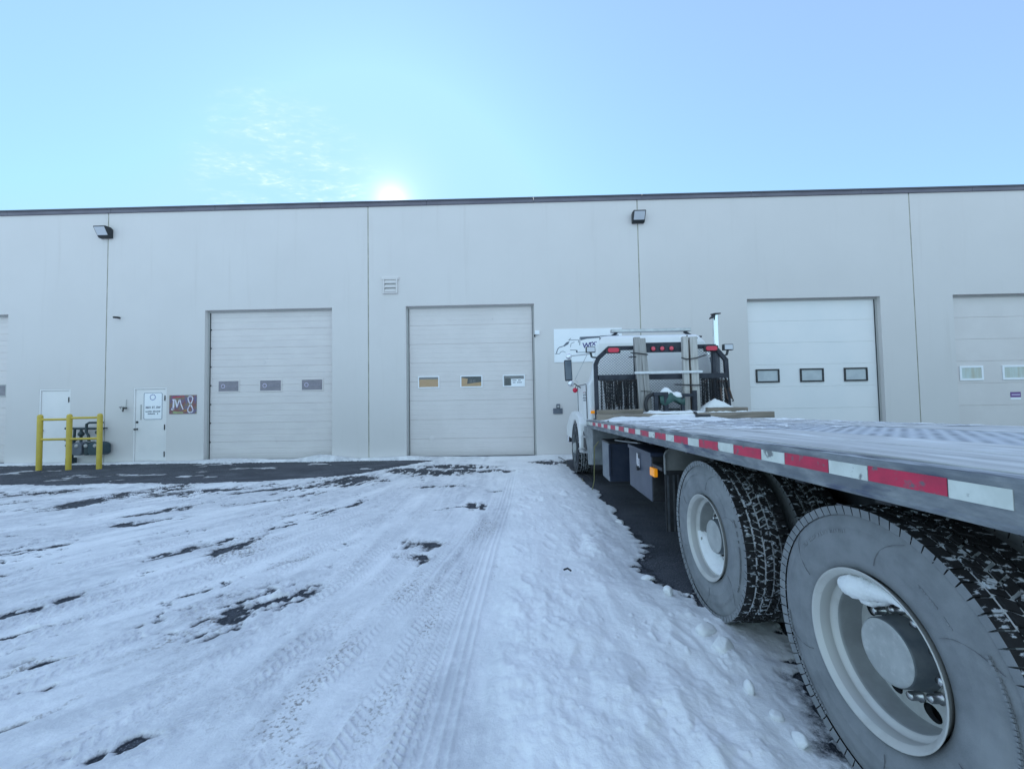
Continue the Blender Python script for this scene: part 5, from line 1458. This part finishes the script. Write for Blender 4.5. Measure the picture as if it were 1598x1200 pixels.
# ================================================================== LIGHT
SUN = Vector((-.304, .977, .494)).normalized()
el = math.asin(SUN.z); az = math.atan2(SUN.x, SUN.y)          # azimuth clockwise from +Y
sl = bpy.data.lights.new('sun', 'SUN'); sl.energy = 2.0; sl.angle = math.radians(.53); sl.color = (1, .94, .85)
so = bpy.data.objects.new('sun', sl); COL.objects.link(so); so.rotation_euler = (-SUN).to_track_quat('-Z', 'Y').to_euler()

w = bpy.data.worlds.new('World'); S.world = w; w.use_nodes = True
nt = w.node_tree; L = nt.links.new
bg = nt.nodes['Background']; bg.inputs['Strength'].default_value = .12
sky = _n(nt, 'ShaderNodeTexSky'); sky.sky_type = 'NISHITA'; sky.sun_disc = False; sky.sun_elevation = el; sky.sun_rotation = az; sky.altitude = 1000; sky.air_density = 1.0; sky.dust_density = .6; sky.ozone_density = 1.5
def M(op, a, b=None, c=None, clamp=False):
    n = _n(nt, 'ShaderNodeMath', operation=op, use_clamp=clamp)
    for i, v in enumerate((a, b, c)):
        if v is None: continue
        if isinstance(v, (int, float)): n.inputs[i].default_value = v
        else: L(v, n.inputs[i])
    return n.outputs[0]
sep = _n(nt, 'ShaderNodeSeparateColor'); L(sky.outputs[0], sep.inputs[0])
SA = (1.02, .93, 2.55); SB = (.74, 1.12, .55); SX = (1.06, 1.95, 4.0)     # pale high haze over the clear sky
# high thin air glow: soft shoulder on the sky's range, as a bright winter sky records
KR, KG, KB = 2.6, 3.4, 4.2      # ceiling per channel (before strength)
chan = []
for i, (k, g) in enumerate(((KR, .16), (KG, .22), (KB, .25))):
    e = M('POWER', 2.71828, M('MULTIPLY', sep.outputs[i], -g)); chan.append(M('MULTIPLY', M('SUBTRACT', 1.0, e), k))
tc = _n(nt, 'ShaderNodeTexCoord')
nrm = _n(nt, 'ShaderNodeVectorMath', operation='NORMALIZE'); L(tc.outputs['Generated'], nrm.inputs[0])
dt = _n(nt, 'ShaderNodeVectorMath', operation='DOT_PRODUCT'); L(nrm.outputs[0], dt.inputs[0]); dt.inputs[1].default_value = SUN
dp = M('MAXIMUM', dt.outputs['Value'], 0.0)
glow = M('ADD', M('MULTIPLY', M('POWER', dp, 1900.0), 2.6), M('MULTIPLY', M('POWER', dp, 260.0), .5))
# wisps of broken high cloud near the sun, projected on a flat layer
sp = _n(nt, 'ShaderNodeSeparateXYZ'); L(nrm.outputs[0], sp.inputs[0])
zc_ = M('MAXIMUM', sp.outputs[2], .03)
cv = _n(nt, 'ShaderNodeCombineXYZ'); L(M('DIVIDE', sp.outputs[0], zc_), cv.inputs[0]); L(M('DIVIDE', sp.outputs[1], zc_), cv.inputs[1])
mp = _n(nt, 'ShaderNodeMapping'); mp.inputs['Rotation'].default_value = (0, 0, .5); mp.inputs['Scale'].default_value = (1, 1.6, 1); L(cv.outputs[0], mp.inputs[0])
cn = _n(nt, 'ShaderNodeTexNoise'); cn.inputs['Scale'].default_value = 21; cn.inputs['Detail'].default_value = 5; cn.inputs['Roughness'].default_value = .55; L(mp.outputs[0], cn.inputs['Vector'])
cl = _n(nt, 'ShaderNodeMapRange'); cl.interpolation_type = 'SMOOTHSTEP'; cl.inputs[1].default_value = .44; cl.inputs[2].default_value = .86; L(cn.outputs[0], cl.inputs[0])
cdir = Vector((-.445, .785, .432)).normalized()
d2 = _n(nt, 'ShaderNodeVectorMath', operation='DOT_PRODUCT'); L(nrm.outputs[0], d2.inputs[0]); d2.inputs[1].default_value = cdir
cm = _n(nt, 'ShaderNodeMapRange'); cm.interpolation_type = 'SMOOTHSTEP'; cm.inputs[1].default_value = .983; cm.inputs[2].default_value = .998; L(d2.outputs['Value'], cm.inputs[0])
cv2 = _n(nt, 'ShaderNodeTexNoise'); cv2.inputs['Scale'].default_value = 5; cv2.inputs['Detail'].default_value = 6; cv2.inputs['Roughness'].default_value = .6; L(mp.outputs[0], cv2.inputs['Vector'])
vl = _n(nt, 'ShaderNodeMapRange'); vl.interpolation_type = 'SMOOTHSTEP'; vl.inputs[1].default_value = .38; vl.inputs[2].default_value = .72; L(cv2.outputs[0], vl.inputs[0])
cloud = M('MULTIPLY', M('MULTIPLY', M('ADD', M('MULTIPLY', cl.outputs[0], 1.3), .16), vl.outputs[0]), cm.outputs[0])
# added brightening of the sky behind the camera, to fill the shaded snow
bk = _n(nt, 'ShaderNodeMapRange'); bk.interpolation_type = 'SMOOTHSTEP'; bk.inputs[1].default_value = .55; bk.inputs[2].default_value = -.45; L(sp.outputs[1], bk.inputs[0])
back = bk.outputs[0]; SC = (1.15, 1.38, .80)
comb = _n(nt, 'ShaderNodeCombineColor')
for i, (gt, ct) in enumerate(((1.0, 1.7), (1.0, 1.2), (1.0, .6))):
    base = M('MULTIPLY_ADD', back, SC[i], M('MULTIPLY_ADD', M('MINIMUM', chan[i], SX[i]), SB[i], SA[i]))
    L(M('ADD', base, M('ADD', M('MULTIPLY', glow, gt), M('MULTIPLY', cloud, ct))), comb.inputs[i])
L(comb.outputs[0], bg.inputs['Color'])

# ================================================================== CAMERA
def cam():
    yaw, pitch, roll = -.0171, .0374, -.017
    cy, sy, cp, sp_ = math.cos(yaw), math.sin(yaw), math.cos(pitch), math.sin(pitch)
    f = Vector((sy * cp, cy * cp, sp_)); r = Vector((cy, -sy, 0)); u = r.cross(f)
    r2 = r * math.cos(roll) + u * math.sin(roll); u2 = -r * math.sin(roll) + u * math.cos(roll)
    m = Matrix(((r2.x, u2.x, -f.x), (r2.y, u2.y, -f.y), (r2.z, u2.z, -f.z))).to_4x4()
    m.translation = (0, 0, 1.5125)
    c = bpy.data.cameras.new('camera'); c.sensor_width = 36; c.lens = 36 * 632.92 / 1598; c.clip_start = .02; c.clip_end = 2000
    o = bpy.data.objects.new('camera', c); COL.objects.link(o); o.matrix_world = m
    S.camera = o
cam()
S.view_settings.view_transform = 'Standard'; S.view_settings.look = 'None'; S.view_settings.gamma = 1; S.view_settings.exposure = 1.22
S.render.engine = 'CYCLES'
S.cycles.max_bounces = 6; S.cycles.use_denoising = True
